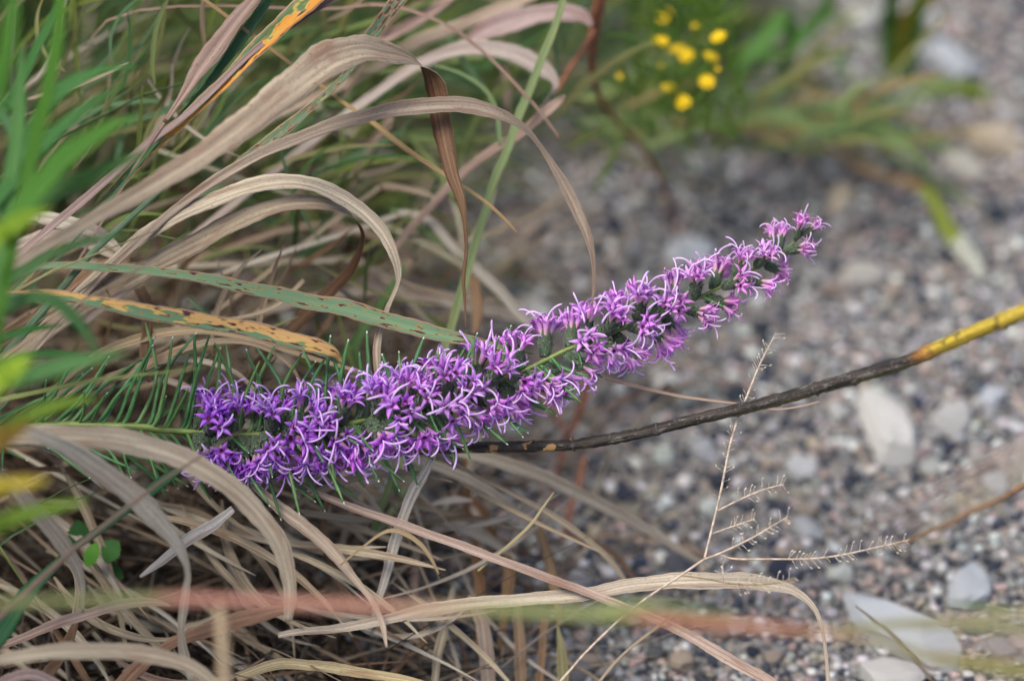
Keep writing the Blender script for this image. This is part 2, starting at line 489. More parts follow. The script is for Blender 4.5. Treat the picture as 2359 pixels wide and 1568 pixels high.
def gravel_field():
    v0, f0 = ico(1)
    pts = []
    def lay(x0, x1, y0, y1, step, smin, smax, keep):
        for y in np.arange(y0, y1, step):
            for x in np.arange(x0, x1, step):
                X = x + random.uniform(-.5, .5) * step; Y = y + random.uniform(-.5, .5) * step
                if random.random() < keep(X, Y): pts.append((X, Y, random.uniform(smin, smax) * random.choice((.7, .85, 1, 1, 1.15, 1.5))))
    def edge(X, Y):
        f = X + (1.35 - Y) * 0.12 + 0.25 * 0.5 * mnoise.noise(Vector((X * 9, Y * 9, 0)))
        return 1.0 if f > -0.03 else (0.5 if f > -0.12 else 0.10)
    lay(-.30, .36, 1.0, 1.85, .0044, .0014, .0028, edge)
    lay(.38, .80, 0.80, 2.2, .010, .003, .006, edge)
    lay(-.32, .38, 1.90, 2.4, .010, .003, .006, edge)
    lay(-.32, .38, .70, .98, .010, .003, .006, edge)
    n = len(pts); p = np.array(pts)
    sh = rng.uniform(0.6, 1.35, (n, 1, 3)); sh[:, :, 2] *= 0.6
    jit = 1 + rng.uniform(-.22, .22, (n, len(v0), 1))
    V = v0[None] * jit * sh * p[:, 2][:, None, None]
    a = rng.uniform(0, 2 * math.pi, n); ca, sa = np.cos(a)[:, None], np.sin(a)[:, None]
    X = V[:, :, 0] * ca - V[:, :, 1] * sa; Y = V[:, :, 0] * sa + V[:, :, 1] * ca
    V[:, :, 0], V[:, :, 1] = X, Y
    z = np.array([gz(q[0], q[1]) for q in pts])
    V[:, :, 0] += p[:, 0][:, None]; V[:, :, 1] += p[:, 1][:, None]; V[:, :, 2] += (z + p[:, 2] * rng.uniform(.15, .55, n))[:, None]
    F = f0[None] + (np.arange(n) * len(v0))[:, None, None]
    cols = np.array([stone_color() for _ in range(n)])
    V = V.reshape(-1, 3); F = F.reshape(-1, 3)
    me = bpy.data.meshes.new('gravel')
    me.vertices.add(len(V)); me.vertices.foreach_set('co', V.astype(np.float32).ravel())
    me.loops.add(F.size); me.loops.foreach_set('vertex_index', F.astype(np.int32).ravel())
    me.polygons.add(len(F)); me.polygons.foreach_set('loop_start', np.arange(0, F.size, 3, dtype=np.int32))
    me.update(calc_edges=True)
    at = me.color_attributes.new('Col', 'FLOAT_COLOR', 'POINT')
    c = np.ones((len(V), 4), np.float32); c[:, :3] = np.repeat(cols, len(v0), axis=0); at.data.foreach_set('color', c.ravel())
    me.materials.append(M['gravel'])
    tag(link('gravel', me), 'small mixed grey and pink gravel covering the ground', 'gravel', kind='stuff')
gravel_field()

def rock_mesh(name, sub, seed, flat, ang=0.35):
    v, f = ico(sub)
    r = random.Random(seed)
    pl = [(Vector((r.gauss(0, 1), r.gauss(0, 1), r.gauss(0, .8))).normalized(), r.uniform(.62, .9)) for _ in range(9)]
    out = []
    for q in v:
        d = Vector([math.copysign(abs(x) ** .62, x) for x in q]) * .86
        s = 1.0 + ang * 0.6 * mnoise.noise(d * 1.6 + Vector((seed * 3.1, 0, 0))) + 0.09 * mnoise.noise(d * 4 + Vector((seed, 2, 0))) + 0.03 * mnoise.noise(d * 11 + Vector((seed, 5, 0)))
        d = d * s
        for nrm, dist in pl:                   # broken faces
            k = d.dot(nrm)
            if k > dist: d = d - nrm * (k - dist) * 0.92
        out.append((d.x, d.y, d.z * flat))
    me = bpy.data.meshes.new(name); me.from_pydata(out, [], f.tolist()); me.materials.append(M['stone']); me.update()
    me.polygons.foreach_set('use_smooth', [False] * len(f))
    return me

peb = [rock_mesh('pebble', 2, 40 + i, .7) for i in range(7)]
cnt = 0
while cnt < 260:
    x = random.uniform(-.12, .36); y = random.uniform(1.02, 1.8)
    if x + (1.35 - y) * .12 < -.05 and random.random() < .7: continue
    s = random.choice((.0042, .005, .0058, .007))
    o = link('pebble', random.choice(peb), ground, stone_color())
    o.location = (x, y, gz(x, y) + s * .35); o.scale = (s * random.uniform(.8, 1.3), s, s * random.uniform(.7, 1)); o.rotation_euler = (random.uniform(-.3, .3), random.uniform(-.3, .3), random.uniform(0, 6.3))
    cnt += 1

# larger stones one can point to: u, v, length, breadth, turn, colour, label
PALE = (0.62, 0.62, 0.60); BLUE = (0.50, 0.54, 0.58); BEIGE = (0.50, 0.43, 0.33); WHITE = (0.74, 0.74, 0.72)
ROCKS = [
 (2045, 985, 190, 105, 112, PALE, 'tall pale grey rock lying below the yellowing end of the stalk'),
 (2075, 1432, 275, 95, -32, BLUE, 'long flat blue-grey slab of rock beside the drooping dry leaf'),
 (2232, 1352, 110, 90, 70, BLUE, 'blunt triangular bluish rock standing by the long flat slab'),
 (2050, 1548, 150, 85, -20, PALE, 'pale rock below the long flat blue-grey slab'),
 (2190, 152, 125, 58, -38, BLUE, 'oblong bluish rock behind the bent yellow-green blade'),
 (2292, 312, 120, 66, -12, BEIGE, 'broad beige rock next to a slim pale one, under an arched green blade'),
 (2220, 366, 98, 48, -40, (0.46, 0.45, 0.40), 'slim pale rock leaning beside the broad beige rock'),
 (1936, 437, 80, 52, 70, BEIGE, 'upright tan rock near the drooping brown and green blade'),
 (1985, 617, 105, 55, 8, (0.47, 0.45, 0.42), 'rounded buff rock just beyond the tip of the flower spike'),
 (1590, 560, 110, 62, -10, BLUE, 'low grey-blue rock behind the upper flower spike'),
 (1532, 850, 62, 54, 20, WHITE, 'small bright white stone right below the flower spike'),
 (1225, 695, 76, 60, -35, WHITE, 'bright white stone behind the thin hanging brown leaf tip'),
 (1982, 48, 62, 66, 80, PALE, 'small pale stone beside the upright green blade'),
 (2195, 972, 72, 66, -30, (0.47, 0.47, 0.47), 'rounded grey stone next to a smaller bluish one, beneath the stalk'),
 (2282, 928, 54, 46, -30, (0.50, 0.54, 0.60), 'small bluish white stone beneath the yellow stalk end'),
 (870, 1083, 84, 92, 60, (0.52, 0.56, 0.58), 'pale bluish stone glimpsed under the middle of the flower spike'),
 (1845, 1066, 66, 50, -15, (0.52, 0.54, 0.56), 'whitish stone beside the upright seed-head branch'),
 (1862, 1205, 62, 48, -55, (0.46, 0.48, 0.50), 'grey oval stone between the side branches of the seed head'),
 (1620, 1020, 50, 46, 30, (0.44, 0.46, 0.50), 'small grey stone under the black part of the stalk'),
 (2290, 1130, 60, 44, 10, (0.45, 0.48, 0.52), 'pale stone beside the thin brown twig'),
]
for i, (u, v, L, B, turn, c, lab) in enumerate(ROCKS):
    g = G(u, v + B * .25); k = (g - CAM).dot(FW) * SENSOR / LENS / PW
    o = link('rock', rock_mesh('rock', 4, 100 + i, .62), None, c)
    cs_, sn_ = math.cos(R(turn)), math.sin(R(turn))
    sx = math.hypot(L * cs_, L * sn_ / .74) * k / 2 * 1.22; sy = math.hypot(B * sn_, B * cs_ / .74) * k / 2 * 1.22
    turn = math.degrees(math.atan2(sn_ / .74, cs_))
    o.location = (g.x, g.y, gz(g.x, g.y) + min(sx, sy) * .28)
    o.scale = (sx, sy, min(sx, sy) * 1.15); o.rotation_euler = (random.uniform(-.1, .25), random.uniform(-.1, .1), R(turn))
    tag(o, lab, 'rock', 'larger rocks on the gravel')

# ------------------------------------------------------------------ colours of grass
TAN = (0.40, 0.315, 0.20); GREY = (0.42, 0.38, 0.30); PALEG = (0.50, 0.44, 0.32); BRN = (0.21, 0.12, 0.06); PINK = (0.36, 0.255, 0.19); STRAW = (0.48, 0.36, 0.18); MAUVE = (0.30, 0.21, 0.19); RED = (0.25, 0.10, 0.055)
GRN = (0.075, 0.22, 0.03); TEAL = (0.06, 0.19, 0.05); LIME = (0.24, 0.38, 0.03); YEL = (0.42, 0.34, 0.035); OLIVE = (0.16, 0.17, 0.06); BLUEG = (0.10, 0.22, 0.10)
ROOT_A = G(-420, 900); ROOT_B = G(-380, 1500)
def jr(r, s=0.04):
    q = Vector((r.x + random.uniform(-s, s), r.y + random.uniform(-s, s), 0)); q.z = gz(q.x, q.y) - 0.003; return q

def D(pts, d0, d1=None):
    """(u, v, w[, ang[, depth]]) with depth running from d0 to d1"""
    d1 = d0 if d1 is None else d1
    n = len(pts) - 1
    return [(p[0], p[1], d0 + (d1 - d0) * i / n, *p[2:]) for i, p in enumerate(pts)]

# ------------------------------------------------------------------ dry bunchgrass with the big arching blades
dry = thing('dry_bunchgrass', ROOT_A, 'dry tan bunchgrass with broad blades arching high above the purple flower spike', 'grass')
blade([(-60, 672, -.09, 18), (60, 592, -.085, 24), (200, 511, -.08, 32), (330, 440, -.07, 44), (420, 385, -.065, 52), (500, 332, -.06, 58), (600, 256, -.05, 70), (680, 190, -.04, 78),
       (760, 133, -.03, 82), (830, 112, -.02, 74, 112, .5), (890, 118, -.01, 62, 118, .6), (945, 132, 0.0, 46, 128, .8), (988, 158, .006, 44, 150, 1.0), (1004, 205, .01, 50, 172, .8),
       (1013, 262, .01, 47, 176, .5), (1024, 330, .008, 44, 176, .3), (1041, 400, .005, 36, 172, .2), (1058, 450, .003, 26, 170, .2), (1069, 505, .002, 12, 175, .2), (1074, 575, .004, 8, 180, .2), (1067, 640, .006, 9, 170, .2), (1071, 700, .008, 6, 180, .2), (1073, 757, .008, 2, 180, 0)],
      M['dry'], (0.39, 0.31, 0.215), dry, root=jr(ROOT_A), gutter=.09)
blade([(250, 620, .0, 14), (330, 547, 0, 17), (400, 483, 0, 19), (500, 412, 0, 23), (600, 354, 0, 26), (700, 312, 0, 28), (800, 277, 0, 32), (900, 254, 0, 35), (1000, 242, 0, 38), (1080, 244, 0, 37),
       (1150, 262, 0, 28), (1208, 296, .003, 14), (1250, 345, .006, 12, 20, -.4), (1285, 402, .006, 20, 20, -.4), (1315, 455, .005, 25, 22, -.3), (1340, 510, .003, 24, 20, -.2), (1358, 560, .002, 17, 10, 0), (1367, 610, .002, 9, 5, 0), (1367, 665, .002, 8, 0, 0), (1361, 716, .002, 3, 0, 0)],
      M['dry'], (0.28, 0.22, 0.165), dry, root=jr(ROOT_A), gutter=.14)
blade([(230, 630, .01, 26), (315, 556, .005, 31), (385, 508, 0, 33), (472, 468, 0, 34), (560, 434, 0, 36), (647, 417, 0, 36), (717, 424, 0, 34), (784, 452, 0, 33), (830, 482, 0, 32), (862, 512, 0, 30),
       (888, 545, 0, 27), (907, 585, 0, 23), (917, 625, .002, 17), (914, 658, .004, 9), (899, 694, .006, 13, 20, -.5), (887, 725, .008, 15, 20, -.5), (873, 765, .008, 17, 5, -.3), (867, 807, .008, 18, 0, -.3), (871, 865, .008, 15, 0, -.2), (878, 930, .01, 8, 0, 0)],
      M['dry'], (0.47, 0.40, 0.29), dry, root=jr(ROOT_A), gutter=.10)
blade([(190, 705, .012, 40), (250, 666, .012, 43), (315, 629, .01, 45), (385, 592, .01, 46), (455, 556, .008, 46), (525, 518, .006, 44), (595, 487, .004, 40), (665, 468, .004, 35), (735, 466, .004, 30, 95, .5),
       (784, 478, .008, 24, 110, .7), (818, 503, .014, 16, 130, .9), (836, 540, .022, 10, 165, .8), (828, 580, .03, 15, 150, .6), (805, 622, .036, 24, 140, .5), (770, 662, .04, 29, 135, .4), (730, 700, .042, 31, 135, .4), (690, 738, .044, 31, 135, .4), (645, 785, .046, 29, 138, .3), (595, 838, .048, 24, 140, .3), (545, 890, .05, 18, 140, .3)],
      M['dry'], (0.37, 0.295, 0.20), dry, root=jr(ROOT_A), gutter=.08)
for pts, c in (
    ([(120, 900, 12), (182, 846, 14), (245, 806, 19), (315, 781, 23), (385, 765, 20), (455, 760, 18), (525, 769, 15), (595, 787, 13), (665, 808, 11), (735, 829, 10), (790, 845, 8), (854, 862, 4)], (0.50, 0.37, 0.20)),
    ([(40, 965, 18), (105, 927, 20), (175, 896, 22), (245, 874, 24), (315, 851, 24), (367, 826, 21), (420, 803, 18), (490, 786, 14), (560, 787, 12), (612, 801, 11), (647, 822, 10), (675, 850, 8), (695, 885, 5)], (0.42, 0.32, 0.20)),
    ([(250, 870, 9), (315, 845, 11), (378, 832, 13), (437, 827, 14), (490, 837, 13), (542, 858, 10), (577, 888, 8), (609, 930, 5)], (0.55, 0.48, 0.37)),
    ([(230, 900, 10), (297, 879, 12), (350, 872, 13), (402, 881, 14), (455, 902, 14), (495, 930, 11), (525, 965, 7)], (0.50, 0.44, 0.34)),
    ([(30, 495, 16), (95, 500, 28), (170, 518, 36), (240, 548, 30), (290, 590, 10)], GREY),
    ([(20, 575, 30), (110, 545, 34), (200, 560, 26), (270, 588, 16), (300, 556, 4)], (0.40, 0.33, 0.26)),
    ([(20, 760, 14), (90, 720, 18), (160, 660, 22), (230, 612, 22), (300, 596, 8)], BRN),
    ([(320, 660, 26), (338, 700, 26), (338, 760, 24), (330, 830, 16), (345, 880, 10)], BRN),
    ([(700, 645, 10), (640, 700, 10), (560, 730, 8), (470, 740, 8)], TAN),
    ):
    blade(D(pts, .015 + .02 * random.random(), .025), M['dry'], c, dry, root=jr(ROOT_A) if pts[0][0] < 280 else None)

# ------------------------------------------------------------------ spotted leaves
spt = thing('spotted_grass_plant', ROOT_A + Vector((.03, -.02, 0)), 'grass with brown-spotted green and orange leaves reaching out over the flower spike', 'grass')
blade(D([(-60, 660, 10), (35, 634, 13), (87, 614, 15), (140, 611, 17), (210, 614, 19), (280, 618, 20), (350, 624, 21), (420, 632, 22), (490, 645, 25), (560, 660, 29), (630, 675, 33), (700, 692, 36), (784, 707, 39), (854, 725, 39), (924, 747, 37), (994, 764, 33), (1064, 781, 28), (1134, 797, 19), (1204, 810, 9), (1230, 815, 2)], -.015, .01),
      M['spot_green'], None, spt, 'leaf', root=jr(ROOT_A), gutter=.12, label='blue-green leaf with purple-brown spots')
blade(D([(-60, 690, 14), (0, 680, 16), (87, 676, 20), (157, 683, 24), (227, 696, 28), (297, 710, 33), (367, 723, 37), (437, 735, 38), (507, 746, 37), (577, 759, 37), (647, 776, 38), (717, 794, 37), (752, 806, 32), (772, 814, 22), (782, 826, 12), (793, 842, 6)], -.03, .0),
      M['spot_orange'], None, spt, 'leaf', root=jr(ROOT_A), gutter=.08, label='orange leaf with green islands and dark spots')

# ------------------------------------------------------------------ streaked steep blades
stk = thing('streaked_grass_plant', ROOT_A + Vector((.02, .03, 0)), 'grass with steep orange-streaked green blades and a mauve dry one', 'grass')
blade(D([(150, 545, 16), (245, 458, 20), (315, 378, 24), (385, 310, 26), (455, 247, 28), (525, 180, 32), (595, 108, 38), (647, 58, 42), (700, 12, 46), (750, -35, 44), (830, -100, 30)], .02, -.005), M['streak'], None, stk, root=jr(ROOT_A), gutter=.14)
blade(D([(120, 520, 18), (190, 462, 20), (260, 402, 18), (330, 339, 17), (400, 287, 16), (470, 228, 15), (540, 158, 13), (600, 105, 14), (660, 62, 20), (720, 22, 24), (780, -14, 22), (860, -60, 12)], .015, .0), M['dry'], MAUVE, stk, root=jr(ROOT_A), gutter=.1)
blade(D([(345, 330, 6), (380, 280, 9), (405, 243, 14), (430, 205, 25), (455, 165, 36), (490, 118, 46), (520, 78, 42), (553, 36, 36), (590, -8, 28), (630, -60, 20)], .01, .01), M['dry'], (0.30, 0.20, 0.16), stk, gutter=.12, root=jr(ROOT_A))
blade(D([(440, 235, 6), (480, 190, 14), (518, 142, 20), (560, 82, 26), (597, 30, 26), (625, -15, 24), (660, -70, 16)], .015, .015), M['green'], (0.07, 0.16, 0.085), stk, gutter=.12, root=jr(ROOT_A))
blade(D([(500, 412, 5), (532, 388, 10), (560, 366, 19), (612, 331, 25), (665, 289, 26), (728, 237, 18), (784, 184, 15), (820, 140, 20), (854, 84, 30), (890, 35, 34), (930, -15, 34), (990, -90, 20)], .02, .02), M['spot_dark'], None, stk, gutter=.12, root=jr(ROOT_A), label='green blade with dense dark flecks')

# ------------------------------------------------------------------ bright green tuft nearer the camera
fg = thing('green_grass_plant', G(-330, 1250), 'bright green grass tuft with soft pointed blades reaching in front of the dry grass', 'grass')
RF = G(-330, 1250)
for pts, d, c in (
    ([(-40, 580, 24), (28, 507, 34), (87, 430, 50), (157, 355, 50), (227, 306, 36), (270, 285, 22), (318, 268, 4)], -.17, GRN),
    ([(-40, 560, 30), (52, 490, 42), (157, 427, 44), (245, 388, 34), (300, 364, 20), (346, 345, 4)], -.16, (0.075, 0.18, 0.05)),
    ([(-50, 590, 40), (0, 540, 44), (52, 507, 40), (85, 492, 22), (118, 480, 4)], -.19, LIME),
    ([(0, 640, 30), (21, 437, 36), (42, 290, 34), (45, 210, 26), (50, 130, 12), (52, 95, 3)], -.12, (0.11, 0.26, 0.08)),
    ([(-60, 400, 40), (7, 150, 38), (21, 70, 36), (30, -10, 30), (35, -80, 10)], -.22, (0.06, 0.19, 0.025)),
    ([(60, 420, 30), (98, 255, 32), (118, 165, 32), (134, 70, 28), (142, -10, 22), (150, -70, 8)], -.15, (0.075, 0.21, 0.025)),
    ([(60, 330, 30), (100, 250, 40), (157, 197, 34), (227, 163, 20), (280, 156, 10), (318, 153, 3)], -.1, TEAL),
    ([(30, 420, 24), (95, 340, 32), (140, 292, 30), (210, 240, 22), (250, 215, 12), (290, 193, 3)], -.12, TEAL),
    ([(-60, 740, 40), (0, 708, 40), (70, 684, 34), (122, 692, 30), (168, 727, 28), (199, 769, 20), (226, 818, 3)], -.15, (0.08, 0.20, 0.07)),
    ([(-60, 905, 60), (0, 867, 60), (35, 846, 50), (72, 818, 8)], -.22, LIME),
    ([(-40, 890, 40), (63, 863, 42), (140, 842, 40), (227, 822, 22), (292, 810, 4)], -.19, (0.09, 0.23, 0.075)),
    ([(-20, 1000, 20), (42, 968, 26), (98, 945, 32), (157, 927, 22), (224, 915, 4)], -.16, (0.17, 0.28, 0.03)),
    ([(-60, 1040, 50), (-10, 1015, 44), (30, 995, 36), (75, 972, 8)], -.2, (0.42, 0.27, 0.05)),
    ([(-70, 1130, 34), (0, 1118, 34), (52, 1111, 28), (115, 1105, 4)], -.23, YEL),
    ([(-70, 1235, 44), (0, 1206, 40), (70, 1180, 32), (140, 1164, 22), (204, 1154, 3)], -.21, (0.16, 0.27, 0.03)),
    ([(-60, 800, 14), (0, 779, 16), (70, 758, 16), (145, 748, 3)], -.08, TEAL),
    ([(-60, 700, 20), (30, 640, 26), (110, 590, 22), (200, 555, 16), (290, 540, 4)], -.12, (0.06, 0.15, 0.05)),
    ([(-40, 850, 16), (60, 820, 18), (130, 812, 14), (210, 822, 3)], -.06, TEAL),
    ([(-40, 300, 22), (20, 240, 26), (60, 160, 24), (110, 60, 20), (150, -30, 10)], -.07, TEAL),
    ([(-30, 200, 22), (40, 330, 24), (60, 420, 20), (90, 470, 6)], -.1, BLUEG),
    ):
    blade(D(pts, d, d), M['green'], c, fg, root=jr(RF, .05), gutter=.12, wave=.01)

# ------------------------------------------------------------------ pale dry grass below the spike
low = thing('dry_bunchgrass', ROOT_B, 'pale dry grass whose broad blades arch down in front of the thatch below the spike', 'grass')
for pts, d0, d1, c in (
    ([(-70, 1020, 40), (20, 1004, 44), (100, 1004, 48), (190, 1006, 52), (270, 1013, 53), (350, 1031, 52), (430, 1060, 49), (500, 1098, 47), (555, 1142, 46), (605, 1195, 45), (642, 1250, 42), (662, 1310, 36), (668, 1370, 30), (662, 1430, 18)], -.07, -.03, (0.50, 0.42, 0.30)),
    ([(-60, 1015, 18), (40, 988, 20), (119, 1015, 30), (165, 1038, 40), (210, 1068, 46), (280, 1118, 50), (343, 1175, 48), (392, 1230, 38), (420, 1278, 22), (433, 1318, 14), (428, 1355, 22, 15, -.6), (421, 1404, 23, 8, -.6), (417, 1456, 15, 5, -.4), (424, 1505, 24, 0, -.3), (440, 1570, 12, 0, 0)], -.08, -.03, (0.43, 0.39, 0.315)),
    ([(-40, 1060, 24), (35, 1124, 30), (77, 1170, 36), (115, 1215, 38), (150, 1261, 35), (175, 1301, 28), (188, 1348, 18), (191, 1410, 6)], -.06, -.03, (0.40, 0.355, 0.285)),
    ([(-60, 1510, 12), (0, 1488, 16), (70, 1460, 20), (140, 1432, 23), (210, 1410, 24), (280, 1391, 24), (350, 1385, 17), (395, 1395, 4)], -.02, -.01, (0.44, 0.31, 0.25)),
    ([(-80, 1540, 22), (0, 1519, 27), (70, 1506, 32), (140, 1499, 36), (210, 1497, 38), (280, 1499, 38), (350, 1508, 36), (402, 1520, 34), (455, 1544, 31), (500, 1585, 26), (540, 1640, 14)], -.08, -.06, (0.47, 0.39, 0.27)),
    ([(250, 1610, 26), (315, 1538, 34), (367, 1498, 24), (420, 1470, 27), (490, 1446, 36), (560, 1425, 36), (630, 1407, 26), (685, 1396, 6)], -.03, -.02, (0.25, 0.135, 0.075)),
    ([(60, 1620, 26), (105, 1555, 28), (140, 1510, 26), (165, 1455, 20), (182, 1415, 6)], -.01, 0, BRN),
    ([(-40, 1585, 20), (60, 1552, 24), (120, 1570, 24), (200, 1620, 16)], -.05, -.04, (0.42, 0.30, 0.27)),
    ([(160, 1290, 12), (178, 1340, 12), (172, 1410, 12), (160, 1470, 8)], .0, .0, (0.52, 0.46, 0.34)),
    ):
    blade(D(pts, d0, d1), M['dry'], c, low, root=jr(ROOT_B) if pts[0][0] < 0 else None)

gb = thing('green_grass_plant', ROOT_B + Vector((.02, 0, 0)), 'single dark green blade slanting up through the pale dry arching blades', 'grass')
blade(D([(-60, 1540, 46), (0, 1453, 50), (28, 1411, 46), (70, 1357, 35), (115, 1311, 24), (157, 1272, 19), (196, 1243, 18), (245, 1208, 19), (290, 1173, 23), (343, 1131, 26), (385, 1100, 24), (430, 1070, 8)], -.05, -.01), M['green'], (0.045, 0.15, 0.07), gb, root=jr(ROOT_B))

# single dry leaves and stalks with a shape of their own
def lone(name, pts, c, label, cat, d0=0.0, d1=None, mat='dry', root=None, **kw):
    return tag(blade(D(pts, d0, d1), M[mat], c, None, name, root=root, **kw), label, cat)
lone('dry_leaf', [(322, 1328, 6), (378, 1286, 21), (437, 1240, 26), (490, 1208, 26), (537, 1172, 16)], (0.50, 0.48, 0.45), 'short pale grey broken leaf leaning in the dark thatch', 'leaf', .0, .0)
lone('dry_leaf', [(1013, 1016, 7), (983, 1078, 18), (955, 1127, 26), (931, 1183, 25), (913, 1236, 26), (896, 1299, 23), (875, 1369, 17), (850, 1450, 10)], (0.54, 0.51, 0.45), 'silvery straight leaf standing under the end of the black stalk', 'leaf', .005, .03)
lone('dry_leaf', [(560, 1090, 12), (600, 1130, 20), (647, 1172, 27), (700, 1210, 31), (752, 1257, 29), (790, 1298, 23), (820, 1336, 17), (848, 1372, 12), (868, 1405, 12), (882, 1440, 14), (890, 1490, 6)], (0.47, 0.37, 0.27), 'streaked tan leaf bending down below the middle of the flower spike', 'leaf', .01, .0)
lone('dry_leaf', [(784, 1300, 4), (829, 1264, 5), (875, 1230, 7), (903, 1221, 10), (934, 1229, 12), (966, 1251, 11), (990, 1281, 9), (1012, 1322, 3)], (0.33, 0.24, 0.12), 'small speckled brown leaf curling over in a hook', 'leaf', .0, .0)
lone('dry_leaf', [(640, 1462, 12), (700, 1452, 16), (784, 1446, 20), (889, 1425, 23), (994, 1402, 29), (1099, 1388, 27), (1204, 1380, 29), (1309, 1372, 28), (1379, 1362, 29), (1449, 1347, 31), (1519, 1340, 34), (1568, 1337, 36), (1638, 1336, 38), (1708, 1337, 37), (1778, 1345, 29), (1820, 1356, 22), (1855, 1378, 15), (1877, 1403, 11), (1890, 1433, 9), (1897, 1467, 9), (1902, 1509, 8), (1906, 1565, 8), (1908, 1640, 6)], (0.49, 0.42, 0.32), 'very long pale leaf lying across the gravel with its tip drooping', 'leaf', .01, -.005, gutter=.13)
lone('dry_leaf', [(600, 1075, 12), (690, 1118, 14), (784, 1158, 16), (924, 1207, 20), (1064, 1257, 20), (1204, 1309, 20), (1344, 1360, 19), (1484, 1414, 19), (1568, 1452, 22), (1638, 1493, 25), (1708, 1533, 25), (1775, 1572, 24), (1860, 1640, 14)], (0.42, 0.31, 0.25), 'long pinkish straw running diagonally under the flower spike to the gravel', 'straw', .015, -.01, gutter=.35)
lone('dry_leaf', [(1325, 843, 6), (1361, 858, 11), (1405, 872, 12), (1449, 884, 10), (1520, 902, 7), (1568, 912, 6), (1640, 922, 5), (1690, 928, 4), (1740, 938, 3), (1790, 942, 3), (1840, 936, 3), (1887, 924, 2)], (0.50, 0.36, 0.25), 'thin straw-coloured leaf crossing behind the black stalk', 'leaf', .015, .02)
lone('dry_leaf', [(545, 1560, 22), (640, 1528, 24), (720, 1532, 24), (784, 1540, 24), (860, 1552, 22), (960, 1570, 16), (1060, 1600, 8)], (0.50, 0.40, 0.20), 'straw-yellow stiff leaf flat on the thatch', 'leaf', .0, .01)
lone('dry_leaf', [(1330, 1640, 6), (1420, 1520, 6), (1520, 1438, 6), (1570, 1400, 5)], (0.36, 0.28, 0.18), 'very thin dry grass stem leaning to the seed head', 'grass stem', -.01, .0)
lone('dry_leaf', [(1100, 1314, 4), (1169, 1257, 6), (1221, 1208, 7), (1250, 1168, 5), (1276, 1132, 2)], (0.40, 0.36, 0.18), 'thin greenish straw pointing up from the diagonal pinkish straw', 'straw', .01, .02)
lone('dry_leaf', [(895, 1024, 4), (940, 1022, 5), (980, 1031, 6), (1036, 1059, 6), (1099, 1096, 8), (1169, 1131, 11), (1256, 1177, 15), (1344, 1236, 14), (1414, 1300, 12), (1460, 1370, 8)], (0.44, 0.36, 0.24), 'tapering awn-tipped straw bowing down from beneath the black stalk', 'straw', .0, .06)

# ------------------------------------------------------------------ dry grass beyond, out of focus
back = thing('dry_bunchgrass', G(640, 420), 'faded pinkish tan grass whose blades arch over behind the broad tan blade', 'grass')
RB = G(640, 420)
for pts, d0, d1, c in (
    ([(700, 340, 18), (800, 262, 20), (880, 205, 22), (959, 150, 26), (1029, 121, 30), (1099, 110, 35), (1169, 120, 40), (1221, 141, 42), (1262, 166, 34), (1280, 194, 16), (1272, 216, 14, 30, .5), (1250, 246, 12, 30, .5), (1225, 285, 6)], .09, .09, (0.44, 0.37, 0.32)),
    ([(900, 200, 10), (1000, 140, 14), (1071, 98, 24), (1116, 72, 46), (1169, 51, 54), (1239, 33, 44), (1309, 30, 40), (1344, 38, 28), (1364, 60, 10)], .11, .11, (0.38, 0.27, 0.25)),
    ([(860, 160, 24), (952, 100, 30), (1011, 77, 30), (1064, 56, 30), (1134, 28, 28), (1221, -7, 24), (1320, -50, 14)], .12, .12, (0.40, 0.31, 0.22)),
    ([(840, 120, 22), (906, 77, 24), (959, 49, 24), (1008, 17, 24), (1060, -25, 20)], .10, .10, (0.42, 0.27, 0.21)),
    ([(900, 580, 14), (959, 511, 16), (1008, 458, 17), (1057, 406, 18), (1099, 371, 19), (1151, 336, 20), (1204, 304, 21), (1239, 273, 23), (1283, 236, 20), (1300, 220, 6)], .10, .06, (0.40, 0.28, 0.22)),
    ([(780, 20, 6), (854, 11, 8), (934, 21, 8), (1029, 59, 8), (1099, 108, 8), (1169, 175, 8), (1239, 252, 7), (1290, 320, 4)], .06, .06, (0.32, 0.21, 0.15)),
    ([(784, 231, 9), (854, 280, 12), (917, 329, 13), (976, 371, 11), (1036, 409, 8), (1099, 451, 8), (1155, 497, 6), (1192, 537, 2)], .025, .02, (0.40, 0.27, 0.10)),
    ([(780, 240, 12), (730, 330, 16), (690, 420, 18), (650, 520, 18)], .12, .14, PINK),
    ([(900, 270, 18), (840, 360, 20), (800, 450, 20), (760, 560, 18)], .12, .14, PINK),
    ([(820, 470, 10), (880, 430, 14), (960, 440, 14), (1010, 458, 4)], .1, .1, TAN),
    ([(860, 515, 12), (930, 490, 16), (994, 512, 20), (1029, 552, 22), (1064, 590, 24), (1099, 622, 25), (1151, 668, 26), (1186, 713, 22), (1225, 756, 8)], .10, .10, (0.52, 0.48, 0.38)),
    ([(830, 500, 12), (906, 526, 15), (976, 560, 17), (1046, 598, 17), (1090, 630, 10)], .10, .10, (0.36, 0.35, 0.22)),
    ([(700, 690, 20), (784, 672, 28), (900, 668, 30), (1000, 684, 32), (1100, 706, 30), (1200, 734, 20), (1260, 770, 8)], .13, .13, (0.44, 0.38, 0.29)),
    ([(560, 560, 14), (650, 530, 16), (760, 520, 18), (860, 545, 18), (960, 600, 14)], .12, .12, (0.38, 0.27, 0.17)),
    ([(720, 600, 12), (820, 600, 16), (906, 657, 16), (990, 740, 14), (1040, 800, 8)], .12, .12, (0.46, 0.40, 0.30)),
    ([(1085, 622, 12), (1096, 670, 24), (1100, 715, 24), (1092, 770, 10)], .10, .10, (0.36, 0.21, 0.10)),
    ):
    blade(D(pts, d0, d1), M['dry'], c, back, root=jr(RB, .08) if pts[0][0] < 870 else None)

